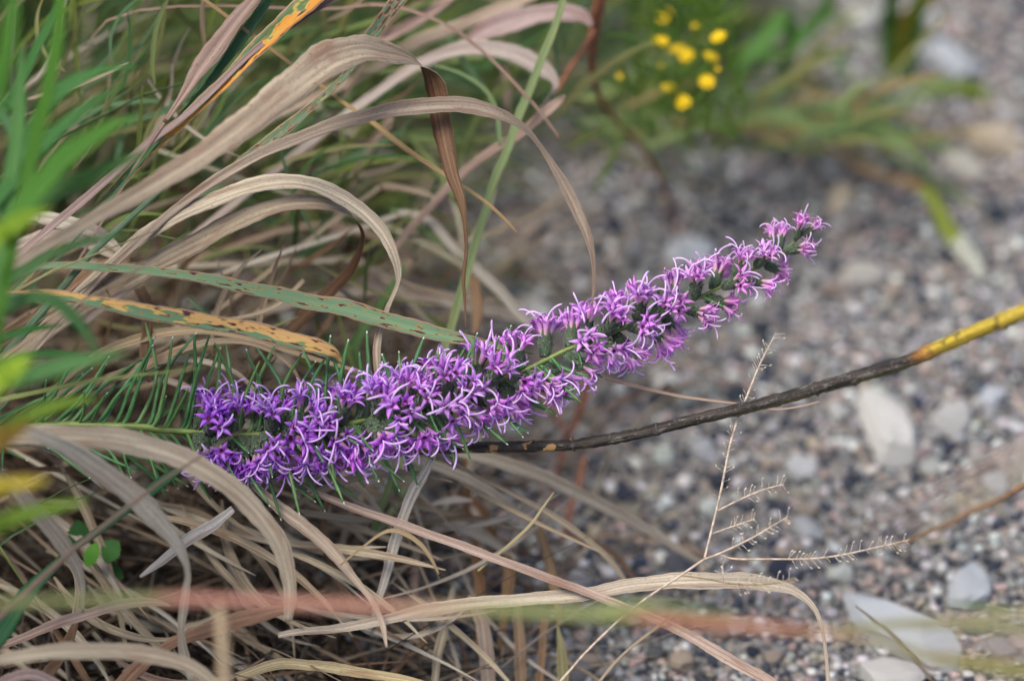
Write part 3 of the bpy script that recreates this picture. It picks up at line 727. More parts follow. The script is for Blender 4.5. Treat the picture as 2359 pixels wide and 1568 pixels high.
pg = thing('green_grass_plant', G(980, 880), 'pale green grass stem with a side leaf standing straight behind the hanging tips', 'grass')
for pts, d, c in (
    ([(985, 900, 18), (1030, 780, 20), (1060, 680, 20), (1095, 560, 20), (1116, 490, 20), (1137, 420, 20), (1169, 343, 20), (1190, 280, 20), (1218, 210, 20), (1249, 133, 19), (1274, 70, 18), (1298, 0, 16), (1320, -70, 10)], .06, (0.27, 0.34, 0.17)),
    ([(1000, 150, 4), (1057, 168, 8), (1110, 200, 10), (1135, 235, 11), (1146, 275, 11), (1152, 336, 9)], .07, (0.24, 0.33, 0.17)),
    ([(850, 900, 10), (820, 800, 14), (880, 700, 14), (930, 610, 8)], .09, (0.16, 0.27, 0.10)),
    ([(760, 860, 14), (830, 770, 22), (890, 680, 20), (930, 620, 6)], .1, (0.10, 0.22, 0.08)),
    ([(900, 480, 10), (960, 520, 12), (1020, 560, 10), (1070, 600, 4)], .1, (0.16, 0.25, 0.10)),
    ):
    blade(D(pts, d, d), M['green'], c, pg, root=jr(G(980, 930), .02) if pts[0][1] > 800 else None, gutter=.2)

rs = thing('dead_stalk', G(1560, 560), 'reddish brown dead stalk drooping behind the grass toward the gravel', 'stalk')
stalk(D([(1395, -120, 30), (1381, 0, 30), (1368, 70, 28), (1362, 140, 22), (1372, 203, 17), (1398, 254, 14), (1449, 311, 14), (1498, 367, 13), (1536, 448, 11), (1552, 525, 8), (1560, 560, 6)], .1, .3), M['plain'], RED, rs)
stalk(D([(1368, 70, 12), (1344, 112, 14), (1309, 164, 14), (1280, 215, 8)], .13, .13), M['plain'], RED, rs, 'branch')

# ------------------------------------------------------------------ dry stubble over the gravel
stub = thing('dry_stubble', G(1150, 1320), 'blurred tan and rust-brown grass stubble standing on the gravel under the black stalk', 'grass')
RS = G(1150, 1320)
for pts, d0, d1, c in (
    ([(960, 1010, 20), (1064, 1040, 26), (1204, 1080, 30), (1309, 1125, 29), (1449, 1195, 26), (1554, 1258, 18), (1640, 1310, 8)], .06, .10, (0.46, 0.40, 0.30)),
    ([(880, 1030, 14), (941, 1051, 20), (1029, 1082, 22), (1116, 1124, 22), (1186, 1177, 19), (1239, 1236, 16), (1270, 1302, 12), (1290, 1370, 6)], .06, .09, (0.46, 0.41, 0.32)),
    ([(960, 1185, 10), (1011, 1194, 18), (1064, 1211, 27), (1116, 1236, 27), (1160, 1264, 16), (1188, 1284, 4)], .07, .07, (0.49, 0.43, 0.33)),
    ([(980, 1165, 5), (1010, 1157, 12), (1046, 1151, 17), (1090, 1152, 4)], .07, .07, (0.52, 0.47, 0.40)),
    ([(1352, 870, 20), (1344, 920, 20), (1322, 975, 18), (1302, 1012, 16), (1285, 1080, 12), (1262, 1180, 6)], .16, .17, RED),
    ([(1235, 880, 12), (1254, 910, 14), (1276, 950, 14), (1304, 1000, 12)], .16, .16, (0.30, 0.13, 0.10)),
    ([(1346, 1050, 16), (1332, 1110, 17), (1310, 1187, 14), (1290, 1250, 8)], .14, .14, RED),
    ([(1071, 1045, 14), (1073, 1125, 16), (1080, 1200, 16), (1120, 1330, 10)], .10, .12, (0.30, 0.17, 0.07)),
    ([(1040, 1130, 14), (1106, 1168, 20), (1134, 1232, 18), (1150, 1300, 10)], .1, .11, (0.26, 0.13, 0.05)),
    ([(1088, 1260, 4), (1097, 1305, 20), (1106, 1350, 24), (1108, 1420, 22), (1100, 1500, 12)], .07, .07, (0.30, 0.16, 0.06)),
    ([(1166, 1250, 4), (1170, 1295, 22), (1172, 1340, 26), (1160, 1420, 20), (1150, 1500, 10)], .07, .07, (0.32, 0.19, 0.08)),
    ([(1235, 1200, 10), (1250, 1240, 20), (1266, 1300, 24), (1278, 1360, 22), (1290, 1440, 10)], .08, .07, (0.30, 0.19, 0.09)),
    ([(1290, 1230, 6), (1360, 1245, 10), (1420, 1280, 14), (1460, 1330, 10)], .12, .1, BRN),
    ([(1080, 1370, 5), (1098, 1405, 24), (1110, 1430, 32), (1118, 1492, 34), (1126, 1570, 32), (1130, 1640, 26)], .05, .05, (0.44, 0.34, 0.26)),
    ([(1186, 1370, 4), (1192, 1410, 20), (1196, 1470, 26), (1200, 1570, 26), (1204, 1640, 20)], .06, .06, (0.33, 0.22, 0.13)),
    ([(1255, 1420, 16), (1248, 1500, 18), (1240, 1600, 18)], .06, .06, (0.30, 0.18, 0.09)),
    ([(985, 1470, 12), (960, 1400, 18), (955, 1330, 18), (965, 1240, 14), (985, 1150, 8)], .06, .07, (0.36, 0.24, 0.19)),
    ([(1000, 1580, 16), (1010, 1500, 20), (1030, 1420, 18), (1045, 1350, 12)], .04, .06, (0.44, 0.38, 0.26)),
    ([(1284, 1440, 4), (1292, 1490, 20), (1298, 1560, 26), (1300, 1640, 20)], .05, .05, (0.30, 0.28, 0.12)),
    ([(700, 1180, 14), (800, 1195, 16), (900, 1200, 14), (1000, 1230, 8)], .05, .06, (0.40, 0.34, 0.24)),
    ):
    blade(D(pts, d0, d1), M['dry'], c, stub, gutter=.2)

# ------------------------------------------------------------------ nearest, very soft stalks
nc = thing('grass_stalk', G(-520, 1700), 'soft blurred red and green grass stalk passing level across the foreground', 'stalk')
pink = (0.42, 0.20, 0.15); ol = (0.17, 0.19, 0.07)
cm = mat_culm('red_green_culm', [(0.0, ol), (0.16, ol), (0.2, pink), (0.42, (0.46, 0.24, 0.17)), (0.5, (0.42, 0.32, 0.2)), (0.56, (0.24, 0.27, 0.10)), (0.69, (0.26, 0.30, 0.11)), (0.72, (0.40, 0.19, 0.11)), (0.88, (0.42, 0.20, 0.12)), (1.0, (0.3, 0.26, 0.1))], 30.0)
c, r = tube_trace(D([(-420, 1430, 22), (-200, 1400, 24), (0, 1390, 26), (200, 1382, 27), (400, 1379, 29), (560, 1384, 30), (760, 1393, 32), (950, 1400, 28), (1150, 1405, 32), (1330, 1414, 34), (1480, 1424, 30), (1640, 1436, 34), (1800, 1448, 28), (1930, 1458, 16), (2060, 1470, 4)], -.26, -.26), 8, root=G(-520, 1700))
a_ = np.concatenate([[0], np.cumsum(np.linalg.norm(np.diff(c, axis=0), axis=1))]) * 100
g = Geo(); tube_geo(g, c, r * .95, 10, uvoff=-a_[int(np.argmin(np.abs(c[:, 0] - P(0, 1390, -.26).x)))]); link('stem', g.mesh('stem', cm, origin=nc.location), nc)
stalk(D([(1330, 1414, 18), (1450, 1395, 22), (1560, 1400, 16), (1700, 1420, 6)], -.26, -.24), M['plain'], (0.24, 0.29, 0.11), nc, 'leaf_sheath')
nb = thing('grass_stalk', G(540, 2150), 'short soft tan stalk standing upright in front of the thatch', 'stalk')
stalk(D([(525, 1900, 26), (520, 1640, 26), (516, 1540, 25), (512, 1470, 24), (508, 1410, 20), (505, 1380, 8)], -.22, -.22), M['plain'], (0.40, 0.30, 0.19), nb, root=G(540, 2150))
nr_ = thing('green_grass_plant', G(2600, 1760), 'olive green blurred grass with feathery blades sweeping over the rocks', 'grass')
for pts, d, c in (
    ([(2700, 1640, 20), (2500, 1570, 30), (2300, 1535, 34), (2150, 1512, 22), (2000, 1470, 6)], -.24, (0.27, 0.25, 0.10)),
    ([(2700, 1520, 14), (2450, 1465, 18), (2250, 1440, 20), (2080, 1436, 14), (1900, 1450, 4)], -.2, (0.22, 0.24, 0.12)),
    ([(2700, 1400, 10), (2450, 1400, 14), (2280, 1420, 14), (2120, 1450, 4)], -.2, (0.25, 0.24, 0.14)),
    ([(2650, 1500, 14), (2400, 1425, 14), (2300, 1400, 12), (2180, 1385, 4)], -.15, (0.14, 0.20, 0.06)),
    ):
    blade(D(pts, d, d), M['green'], c, nr_, root=jr(G(2600, 1760), .02))
aw = thing('seed_plume', G(2700, 1750), 'faint blurred grass plume of hair-thin awns in front of the gravel', 'grass')
for i in range(16):
    k_ = i % 2
    x0, y0 = (2420, 980 + 6 * i) if k_ else (2420, 1390 + 8 * i)
    x1, y1 = (1880 + 12 * i, 1235 + 4 * i) if k_ else (1900 + 10 * i, 1440 + 9 * i)
    blade(D([(2700, y0 - 60, 5), (x0, y0, 5), ((x0 + x1) / 2, (y0 + y1) / 2 + random.uniform(-14, 10), 5), (x1, y1, 1)], -.26, -.2), M['dry'], random.choice(((0.42, 0.36, 0.30), (0.36, 0.34, 0.2), (0.40, 0.30, 0.26))), aw, 'awn', n=5)
tw = thing('twig', G(2480, 1560), 'thin dark brown twig crossing beneath the long flat slab', 'twig')
stalk(D([(2160, 1585, 9), (2110, 1520, 10), (2060, 1465, 9), (2010, 1425, 7), (1970, 1395, 3)], -.06, -.05), M['plain'], (0.10, 0.075, 0.05), tw, root=G(2300, 1800))
tw2 = thing('twig', G(2090, 1250), 'rust-brown twig sloping over the gravel from the seed head', 'twig')
stalk(D([(2060, 1258, 6), (2093, 1243, 8), (2163, 1214, 11), (2233, 1179, 14), (2303, 1148, 13), (2360, 1116, 15), (2460, 1070, 12)], .11, .08), M['plain'], (0.17, 0.085, 0.035), tw2)

# ------------------------------------------------------------------ black and yellow stalk
def mat_bark():
    t = NT('ridged_bark')
    u, v = t.uv()
    tc = t.n('ShaderNodeTexCoord').outputs['Object']
    lines = t.noise(t.vec(t.math('MULTIPLY', u, 9.0), t.math('MULTIPLY', v, 0.5)), 1, 4, 0.6)
    sc = t.noise(t.vec(t.math('MULTIPLY', u, 3.0), t.math('MULTIPLY', v, 1.6), 4.0), 1, 2, 0.5)
    fine = t.noise(tc, 900.0, 3, 0.6)
    black = t.mix(t.ramp(lines, 0.35, 0.65), (0.014, 0.011, 0.009), (0.06, 0.05, 0.042))
    black = t.mix(t.ramp(fine, 0.62, 0.72, 0, 0.7), black, (0.25, 0.24, 0.22))
    pat = t.noise(t.vec(t.math('MULTIPLY', u, 4.0), t.math('MULTIPLY', v, 1.1), 9.0), 1, 4, 0.65)
    black = t.mix(t.ramp(pat, 0.55, 0.66, 0, 0.7), black, (0.20, 0.185, 0.165))
    # olive stripe on the under side of the middle stretch
    nrm = t.n('ShaderNodeNewGeometry').outputs['Normal']
    sx = t.n('ShaderNodeSeparateXYZ'); t.l(nrm, sx.inputs[0])
    ol_ = t.math('MULTIPLY', t.ramp(t.math('ADD', t.math('SINE', t.math('MULTIPLY', t.math('ADD', u, 0.62), 6.2832)), t.math('MULTIPLY', t.math('SUBTRACT', lines, .5), 1.2)), 0.1, 0.7), t.ramp(v, 16.0, 21.0))
    black = t.mix(ol_, black, (0.13, 0.115, 0.025))
    scar = t.math('MULTIPLY', t.ramp(sc, 0.55, 0.58), t.ramp(v, 13.0, 11.0))
    black = t.mix(scar, black, (0.42, 0.25, 0.10))
    yel = t.mix(t.ramp(lines, 0.3, 0.7), (0.30, 0.22, 0.025), (0.55, 0.40, 0.05))
    yel = t.mix(t.ramp(fine, 0.60, 0.75, 0, 0.5), yel, (0.22, 0.12, 0.03))
    yel = t.mix(t.ramp(sc, 0.56, 0.64, 0, .8), yel, (0.16, 0.12, 0.02))
    f = t.math('ADD', v, t.math('MULTIPLY', t.math('SUBTRACT', lines, 0.5), 2.2))
    mid = t.mix(t.ramp(f, 26.7, 27.5), black, (0.33, 0.15, 0.04))
    c = t.mix(t.ramp(f, 27.4, 28.4), mid, yel)
    return t.finish(c, 0.6, 0.3, bump=t.math('ADD', lines, t.math('MULTIPLY', fine, .4)), bdist=0.0012, bstr=1.0)
M['bark'] = mat_bark()
bs = thing('plant_stalk', G(620, 1130), 'jointed black stalk turning yellow toward its tip, lying behind the flower spike', 'stalk')
raw = [(700, 1075, .06, 24), (800, 1050, .05, 25), (900, 1038, .035, 25), (1010, 1033, .03, 25), (1100, 1030, .025, 26), (1200, 1028, .02, 26), (1300, 1025, .015, 27), (1400, 1012, .01, 27), (1500, 991, .005, 27), (1600, 966, .0, 27), (1700, 943, -.005, 28), (1800, 918, -.012, 29), (1900, 889, -.02, 30), (2000, 860, -.03, 31), (2090, 832, -.04, 32), (2150, 806, -.048, 33), (2220, 775, -.056, 34), (2290, 746, -.064, 35), (2360, 717, -.07, 36), (2460, 676, -.08, 36), (2560, 636, -.09, 34)]
c, r = tube_trace(raw, 14, root=G(620, 1130))
arc = np.concatenate([[0], np.cumsum(np.linalg.norm(np.diff(c, axis=0), axis=1))])
off = arc[np.argmin(np.abs(c[:, 0] - P(900, 1038, .035).x))]
arc2 = (arc - off) * 100
node = 1.75
ph = (arc2 / node) % 1.0
r = r * (1 + 0.13 * np.exp(-((ph - 0.5) / 0.055) ** 2) - 0.07 * np.exp(-((ph - 0.62) / 0.06) ** 2) + 0.04 * np.sin(arc2 * 5.1) + 0.03 * np.sin(arc2 * 13.7 + 1) + rng.uniform(-.025, .025, len(arc2)))
g = Geo(); tube_geo(g, c, r, 14, ridge=0.06, uvoff=-off * 100 + 4.0)
link('stem', g.mesh('stem', M['bark'], origin=bs.location), bs)
gn = Geo()
for k in range(2, 18):                       # leaf-scar collars at the joints
    s0 = (k + 0.5 + random.uniform(-.12, .12)) * node
    i = int(np.argmin(np.abs(arc2 - s0)))
    if i < 3 or i > len(c) - 4: continue
    a = c[i] + (c[i + 1] - c[i - 1]) * -0.10; b = c[i] + (c[i + 1] - c[i - 1]) * 0.14
    g2 = Geo(); m_ = (a + b) / 2
    tube_geo(g2, np.array([a, m_, b]), np.array([r[i] * .98, r[i] * random.uniform(1.06, 1.14), r[i] * .98]), 10)
    px_yel = c[i][0] > P(2080, 832, -.04).x
    link('node_collar', g2.mesh('node_collar', M['plain'], origin=bs.location), bs, (0.26, 0.16, 0.04) if px_yel else (0.07, 0.062, 0.055))

# ------------------------------------------------------------------ blazing star: the purple spike
def mat_floret():
    t = NT('purple_floret')
    oc, rnd = t.info()
    u, v = t.uv()                             # u = 0 at the tube base, 1 at the lobe tips
    n = t.noise(t.n('ShaderNodeTexCoord').outputs['Object'], 700.0, 2, 0.5, t.math('MULTIPLY', rnd, 40.0))
    c = t.mix(t.ramp(n, 0.3, 0.7), t.mix(1.0, oc, (0.82, 0.75, 0.88), 'MULTIPLY'), t.mix(1.0, oc, (1.12, 1.2, 1.06), 'MULTIPLY'))
    c = t.mix(t.ramp(u, 0.12, 0.55), (0.78, 0.56, 0.54), c)
    return t.finish(c, 0.5, 0.2, 0.42, t.mix(1.0, c, (1.1, 0.95, 1.05), 'MULTIPLY'), bump=n, bdist=0.0002)
def mat_style():
    t = NT('pale_style'); oc, rnd = t.info()
    return t.finish(t.mix(0.6, oc, (0.86, 0.70, 0.97)), 0.45, 0.3, 0.25)
M['floret'] = mat_floret(); M['style'] = mat_style()
def mat_flat(name, c, rough=.6):
    t = NT(name); nz = t.noise(t.n('ShaderNodeTexCoord').outputs['Object'], 1200.0, 2)
    return t.finish(t.mix(nz, tuple(x * .6 for x in c), tuple(min(1, x * 1.4) for x in c)), rough, 0.3)
M['throat'] = mat_flat('dark_throat', (0.10, 0.012, 0.06))
def mat_invol():
    t = NT('hairy_bracts'); oc, rnd = t.info()
    u, v = t.uv()
    tc = t.n('ShaderNodeTexCoord').outputs['Object']
    n = t.noise(tc, 1500.0, 3, 0.7)
    c = t.mix(t.ramp(n, 0.35, 0.62), (0.035, 0.065, 0.035), (0.085, 0.13, 0.07))
    c = t.mix(t.ramp(n, 0.60, 0.68, 0, 0.8), c, (0.36, 0.40, 0.36))
    c = t.mix(t.ramp(u, 0.7, 1.0, 0, 0.55), c, (0.20, 0.09, 0.13))
    return t.finish(c, 0.8, 0.2, 0.1, c, sheen=.3)
M['invol'] = mat_invol()
def mat_needle():
    t = NT('needle_leaf'); oc, rnd = t.info()
    u, v = t.uv()
    W = t.math('MULTIPLY', rnd, 50.0)
    n = t.noise(t.vec(t.math('MULTIPLY', u, 6.0), t.math('MULTIPLY', v, 1.6)), 1, 3, 0.6, W)
    c = t.mix(t.ramp(n, 0.32, 0.68), t.mix(1.0, oc, (0.62, 0.62, 0.6), 'MULTIPLY'), t.mix(1.0, oc, (1.35, 1.3, 1.3), 'MULTIPLY'))
    c = t.mix(t.ramp(n, 0.70, 0.76, 0, .7), c, (0.35, 0.42, 0.34))
    return t.finish(c, 0.45, 0.4, 0.15, c)
M['needle'] = mat_needle(); M['tip'] = mat_flat('white_leaf_tip', (0.62, 0.66, 0.62))

def floret_mesh(seed, stage=1.0, styles=True):
    r = random.Random(seed)
    g = Geo()
    L = 0.0062; r0, r1 = 0.00055, 0.00125
    sides = 10; rings = 5
    vs = []
    for i in range(rings):
        f = i / (rings - 1)
        rr = r0 + (r1 - r0) * f ** 1.6
        for k in range(sides):
            a = 2 * math.pi * k / sides
            vs.append((rr * math.cos(a), rr * math.sin(a), L * f))
    fs = []; uv = []
    for i in range(rings - 1):
        for k in range(sides):
            k2 = (k + 1) % sides
            fs.append((i * sides + k, i * sides + k2, (i + 1) * sides + k2, (i + 1) * sides + k))
            u0, u1 = i / (rings - 1) * .6, (i + 1) / (rings - 1) * .6
            uv.append([(u0, 0), (u0, 0), (u1, 0), (u1, 0)])
    g.add(vs, fs, uv, mi=0)
    # five pointed lobes curling out
    for k in range(5):
        a = 2 * math.pi * (k + .5) / 5 + r.uniform(-.15, .15)
        ln = 0.0041 * r.uniform(.8, 1.2)
        open0 = R(25) * stage; open1 = R(105) * stage * r.uniform(.75, 1.25)
        out = Vector((math.cos(a), math.sin(a), 0)); side = Vector((-math.sin(a), math.cos(a), 0)); up = Vector((0, 0, 1))
        p = out * r1 * .92 + up * (L * .93)
        tw = r.uniform(-.4, .4)
        n = 6; row = []
        for i in range(n + 1):
            f = i / n
            th = open0 + (open1 - open0) * f ** .8
            hw = 0.00088 * (1 - f ** 1.7) * (1 + .25 * math.sin(f * 3.1)) + 0.00004
            s2 = (side * math.cos(tw * f) + (up * math.sin(th) - out * math.cos(th)) * math.sin(tw * f))
            nn = (out * math.cos(th) * -1 + up * math.sin(th))
            row.append((p - s2 * hw, p - nn * 0.00022, p + s2 * hw, p + nn * 0.00012))
            p = p + (out * math.sin(th) + up * math.cos(th)) * (ln / n)
        vs = [tuple(q) for rr in row for q in rr]
        fs = []; uv = []
        for i in range(n):
            for j in range(4):
                j2 = (j + 1) % 4
                fs.append((i * 4 + j, i * 4 + j2, (i + 1) * 4 + j2, (i + 1) * 4 + j))
                u0, u1 = .6 + .4 * i / n, .6 + .4 * (i + 1) / n
                uv.append([(u0, 0), (u0, 0), (u1, 0), (u1, 0)])
        fs.append((n * 4, n * 4 + 1, n * 4 + 2, n * 4 + 3)); uv.append([(1, 0)] * 4)
        g.add(vs, fs, uv, mi=0)
    # dark throat
    vs = [(0, 0, L * .80)] + [(r1 * .62 * math.cos(2 * math.pi * k / 8), r1 * .62 * math.sin(2 * math.pi * k / 8), L * .93) for k in range(8)]
    g.add(vs, [(0, 1 + k, 1 + (k + 1) % 8) for k in range(8)], mi=2)
    if styles:
        a0 = r.uniform(0, 6.28)
        for k in range(2):
            a = a0 + math.pi * k + r.uniform(-.7, .7)
            out = Vector((math.cos(a), math.sin(a), 0)); side = Vector((-math.sin(a), math.cos(a), 0))
            ln = r.uniform(.007, .0115); n = 10; p = Vector((0, 0, L * .8)); c = []; rad = []
            th0, th1 = r.uniform(.0, .3), r.uniform(1.0, 3.1); sw = r.uniform(-.7, .7)
            for i in range(n + 1):
                f = i / n; th = th0 + (th1 - th0) * f ** 1.3
                c.append(tuple(p)); rad.append(0.00024 + 0.00014 * f if f < .95 else .0002)
                p = p + (out * math.sin(th) + side * (sw * f) * .6 + Vector((0, 0, math.cos(th)))) * (ln / n)
            tube_geo(g, np.array(c), rad, 5, mi=1)
    return g.mesh('floret', [M['floret'], M['style'], M['throat']])
FLO = [floret_mesh(s, random.uniform(.75, 1.15), s % 6 != 0) for s in range(16)]
BUDF = [floret_mesh(50 + s, .35, s % 2 == 0) for s in range(4)]

def invol_mesh(seed):
    r = random.Random(seed); g = Geo()
    L = 0.0085; rings = 7; sides = 10; vs = []
    prof = [.0010, .0019, .0023, .0023, .0021, .0019, .0014]
    for i in range(rings):
        for k in range(sides):
            a = 2 * math.pi * k / sides
            vs.append((prof[i] * math.cos(a), prof[i] * math.sin(a), L * i / (rings - 1)))
    fs = [(i * sides + k, i * sides + (k + 1) % sides, (i + 1) * sides + (k + 1) % sides, (i + 1) * sides + k) for i in range(rings - 1) for k in range(sides)]
    uv = [[(i / 6 * .7, 0)] * 4 for i in range(rings - 1) for k in range(sides)]
    fs += [tuple(range(sides - 1, -1, -1)), tuple((rings - 1) * sides + k for k in range(sides))]; uv += [[(0, 0)] * sides, [(.7, 0)] * sides]
    g.add(vs, fs, uv)
    for row in range(4):                      # overlapping pointed bracts
        for k in range(5):
            a = 2 * math.pi * (k + .5 * (row % 2)) / 5 + r.uniform(-.15, .15)
            z0 = L * (.02 + .2 * row); ln = L * r.uniform(.42, .55)
            out = Vector((math.cos(a), math.sin(a), 0)); sd_ = Vector((-math.sin(a), math.cos(a), 0)); up = Vector((0, 0, 1))
            b = []
            for f, hw, o_ in ((0, .0007, .0021), (.45, .0011, .0027), (.8, .0006, .0028), (1.0, .00005, .0030 + r.uniform(0, .0006))):
                p = out * o_ * (1.0 if row < 3 else .92) + up * (z0 + ln * f)
                b += [tuple(p - sd_ * hw - out * .0004), tuple(p), tuple(p + sd_ * hw - out * .0004)]
            fs = []; uv = []
            for i in range(3):
                for j in range(2):
                    fs.append((i * 3 + j, i * 3 + j + 1, (i + 1) * 3 + j + 1, (i + 1) * 3 + j)); uv.append([(i / 3, 0), (i / 3, 0), ((i + 1) / 3, 0), ((i + 1) / 3, 0)])
            g.add(b, fs, uv)
    return g.mesh('flower_head', M['invol'])
INV = [invol_mesh(s) for s in range(4)]

SPIKE_ROOT = G(-560, 1150)
lia = thing('blazing_star', SPIKE_ROOT, 'leaning spike of purple blazing star flowers with thin needle leaves', 'flower')
axis_px = [(-180, 1010, .02, 22), (-60, 994, .02, 21), (50, 984, .018, 20), (150, 978, .015, 19), (300, 982, .012, 18), (440, 994, .01, 17), (600, 1000, .006, 16), (750, 985, .003, 15), (900, 952, .0, 14), (1050, 912, .0, 13), (1200, 856, .0, 13), (1300, 808, .0, 12), (1400, 770, .002, 11), (1500, 732, .005, 10), (1600, 690, .009, 9), (1700, 640, .013, 8), (1780, 592, .017, 6), (1830, 557, .02, 5), (1852, 535, .021, 4)]
ac, ar = tube_trace(axis_px, 16, root=SPIKE_ROOT)
g = Geo(); tube_geo(g, ac, ar, 8, ridge=.05)
link('stem', g.mesh('stem', M['needle'], origin=lia.location), lia, (0.17, 0.24, 0.06))
acU = np.array([(Vector(q) - CAM).dot(RT) / ((Vector(q) - CAM).dot(FW) * SENSOR / LENS / PW) + PW / 2 for q in ac])
def axis_at(u):
    i = int(np.argmin(np.abs(acU - u))); i = max(1, min(len(ac) - 2, i))
    t = Vector(ac[i + 1] - ac[i - 1]).normalized()
    i0 = i if acU[i] <= u else i - 1
    f = (u - acU[i0]) / (acU[i0 + 1] - acU[i0] + 1e-9)
    p = Vector(ac[i0] + (ac[i0 + 1] - ac[i0]) * min(1, max(0, f)))
    return p, t

def lerp_tab(tab, x):
    return float(np.interp(x, [a for a, b in tab], [b for a, b in tab]))

def needle(u, ang, ln, dep, wpx, col):
    p, t = axis_at(u)
    k = pxm(0)
    d = (RT * math.cos(R(ang)) + UP * math.sin(R(ang))).normalized()
    bend = random.gauss(0, 14)
    d2 = (RT * math.cos(R(ang + bend)) + UP * math.sin(R(ang + bend)))
    start = (d * .55 + t * .75 + FW * dep * .3).normalized()
    L = ln * k
    pts = [p, p + start * L * .12, p + start * L * .12 + (d + FW * dep).normalized() * L * .40, p + start * L * .12 + ((d + FW * dep).normalized() * .40 + (d2 + FW * dep).normalized() * .46) * L]
    s = catmull(np.array([list(q) for q in pts]), 6)
    n = len(s); f = np.linspace(0, 1, n)
    rad = wpx * k / 2 * np.interp(f, [0, .1, .5, .9, 1], [.9, 1, .95, .75, .35])
    g = Geo(); tube_geo(g, s, rad, 6, ridge=.12)
    if random.random() < .6:                # calloused pale tip
        e = s[-1]; dd = s[-1] - s[-2]
        tube_geo(g, np.array([e - dd * .25, e, e + dd * .22]), np.array([rad[-1] * .9, rad[-1] * 1.1, rad[-1] * .4]), 6, mi=1)
    o = link('leaf', g.mesh('leaf', [M['needle'], M['tip']], origin=lia.location), lia, col)

UPA = [(-100, 30), (0, 38), (200, 55), (300, 68), (450, 81), (600, 87), (800, 85), (1000, 80), (1150, 72), (1300, 66), (1500, 58), (1700, 50)]
UPL = [(-100, 170), (0, 190), (200, 215), (300, 225), (450, 215), (600, 195), (750, 185), (900, 165), (1000, 140), (1150, 115), (1300, 100), (1500, 72), (1700, 50)]
DNA = [(-100, -18), (0, -24), (200, -36), (400, -52), (600, -62), (800, -55), (1000, -46), (1200, -36), (1400, -30), (1700, -20)]
DNL = [(-100, 160), (0, 180), (200, 215), (400, 205), (600, 185), (800, 175), (1000, 160), (1200, 135), (1400, 95), (1700, 55)]
def ncol():
    return random.choice(((0.075, 0.21, 0.075), (0.085, 0.22, 0.09), (0.07, 0.18, 0.065), (0.11, 0.23, 0.075)))
u = -90
while u < 1620:
    if u < 1180 or random.random() < .6:
        needle(u + random.uniform(-8, 8), lerp_tab(UPA, u) + random.uniform(-6, 6), lerp_tab(UPL, u) * random.uniform(.92, 1.3), random.uniform(-.4, .5), random.uniform(9.5, 12), ncol())
    u += 24 if u < 1180 else 60
u = -90
while u < 1650:
    if u < 1300 or random.random() < .6:
        needle(u + random.uniform(-8, 8), lerp_tab(DNA, u) + random.uniform(-9, 9), lerp_tab(DNL, u) * random.uniform(.95, 1.3), random.uniform(-.5, .4), random.uniform(9, 11.5), ncol())
    u += 27 if u < 1300 else 60
for u in range(-40, 1400, 42):                # the ones that come toward the camera, over the flowers
    needle(u + random.uniform(-15, 15), random.choice((1, -1)) * random.uniform(25, 85), lerp_tab(UPL, u) * random.uniform(.55, .9), -random.uniform(.7, 1.5), random.uniform(7, 9), ncol())

HSC = [(430, 1.12), (900, 1.15), (1200, 1.12), (1500, 1.02), (1700, .9), (1800, .75), (1850, .62)]
def head(u, phi, tiltdeg, sc):
    """phi: 0 = up in the frame, 90 = toward the camera, 180 = down"""
    p, t = axis_at(u)
    up = (UP - t * UP.dot(t)).normalized(); fr = (-FW + t * FW.dot(t)).normalized()
    rad = up * math.cos(R(phi)) + fr * math.sin(R(phi))
    z = (t * math.cos(R(tiltdeg)) + rad * math.sin(R(tiltdeg))).normalized()
    x = z.cross(t).normalized(); y = z.cross(x)
    mat = Matrix((x, y, z)).transposed().to_4x4()
    mat.translation = p + rad * 0.0012 - lia.location
    h = link('flower_head', random.choice(INV), lia); h.matrix_basis = mat @ Matrix.Scale(sc, 4) @ Matrix.Rotation(random.uniform(0, 6.28), 4, 'Z')
    n = random.choice((4, 4, 5, 5)) if sc > .7 else 3
    g0 = min(1, max(0, (u - 430) / 1400))
    base = Vector((0.63, 0.20, 1.0)).lerp(Vector((0.92, 0.48, 0.92)), g0 ** .8)
    for k in range(n):
        a = 2 * math.pi * k / n + random.uniform(-.3, .3)
        lean = R(random.uniform(12, 34)) if n > 3 else R(random.uniform(8, 22))
        me = random.choice(FLO) if random.random() < .85 else random.choice(BUDF)
        f = link('floret', me, h)
        kk = random.uniform(.75, 1.12)
        f.color = (min(1, base.x * kk * random.uniform(.93, 1.08)), base.y * kk * random.uniform(.8, 1.3), min(1, base.z * kk), 1)
        m4 = Matrix.Translation((0.0011 * math.cos(a), 0.0011 * math.sin(a), 0.0068)) @ Matrix.Rotation(a, 4, 'Z') @ Matrix.Rotation(lean, 4, 'Y') @ Matrix.Rotation(random.uniform(0, 6.28), 4, 'Z') @ Matrix.Scale(random.uniform(.9, 1.15), 4)
        f.matrix_basis = m4

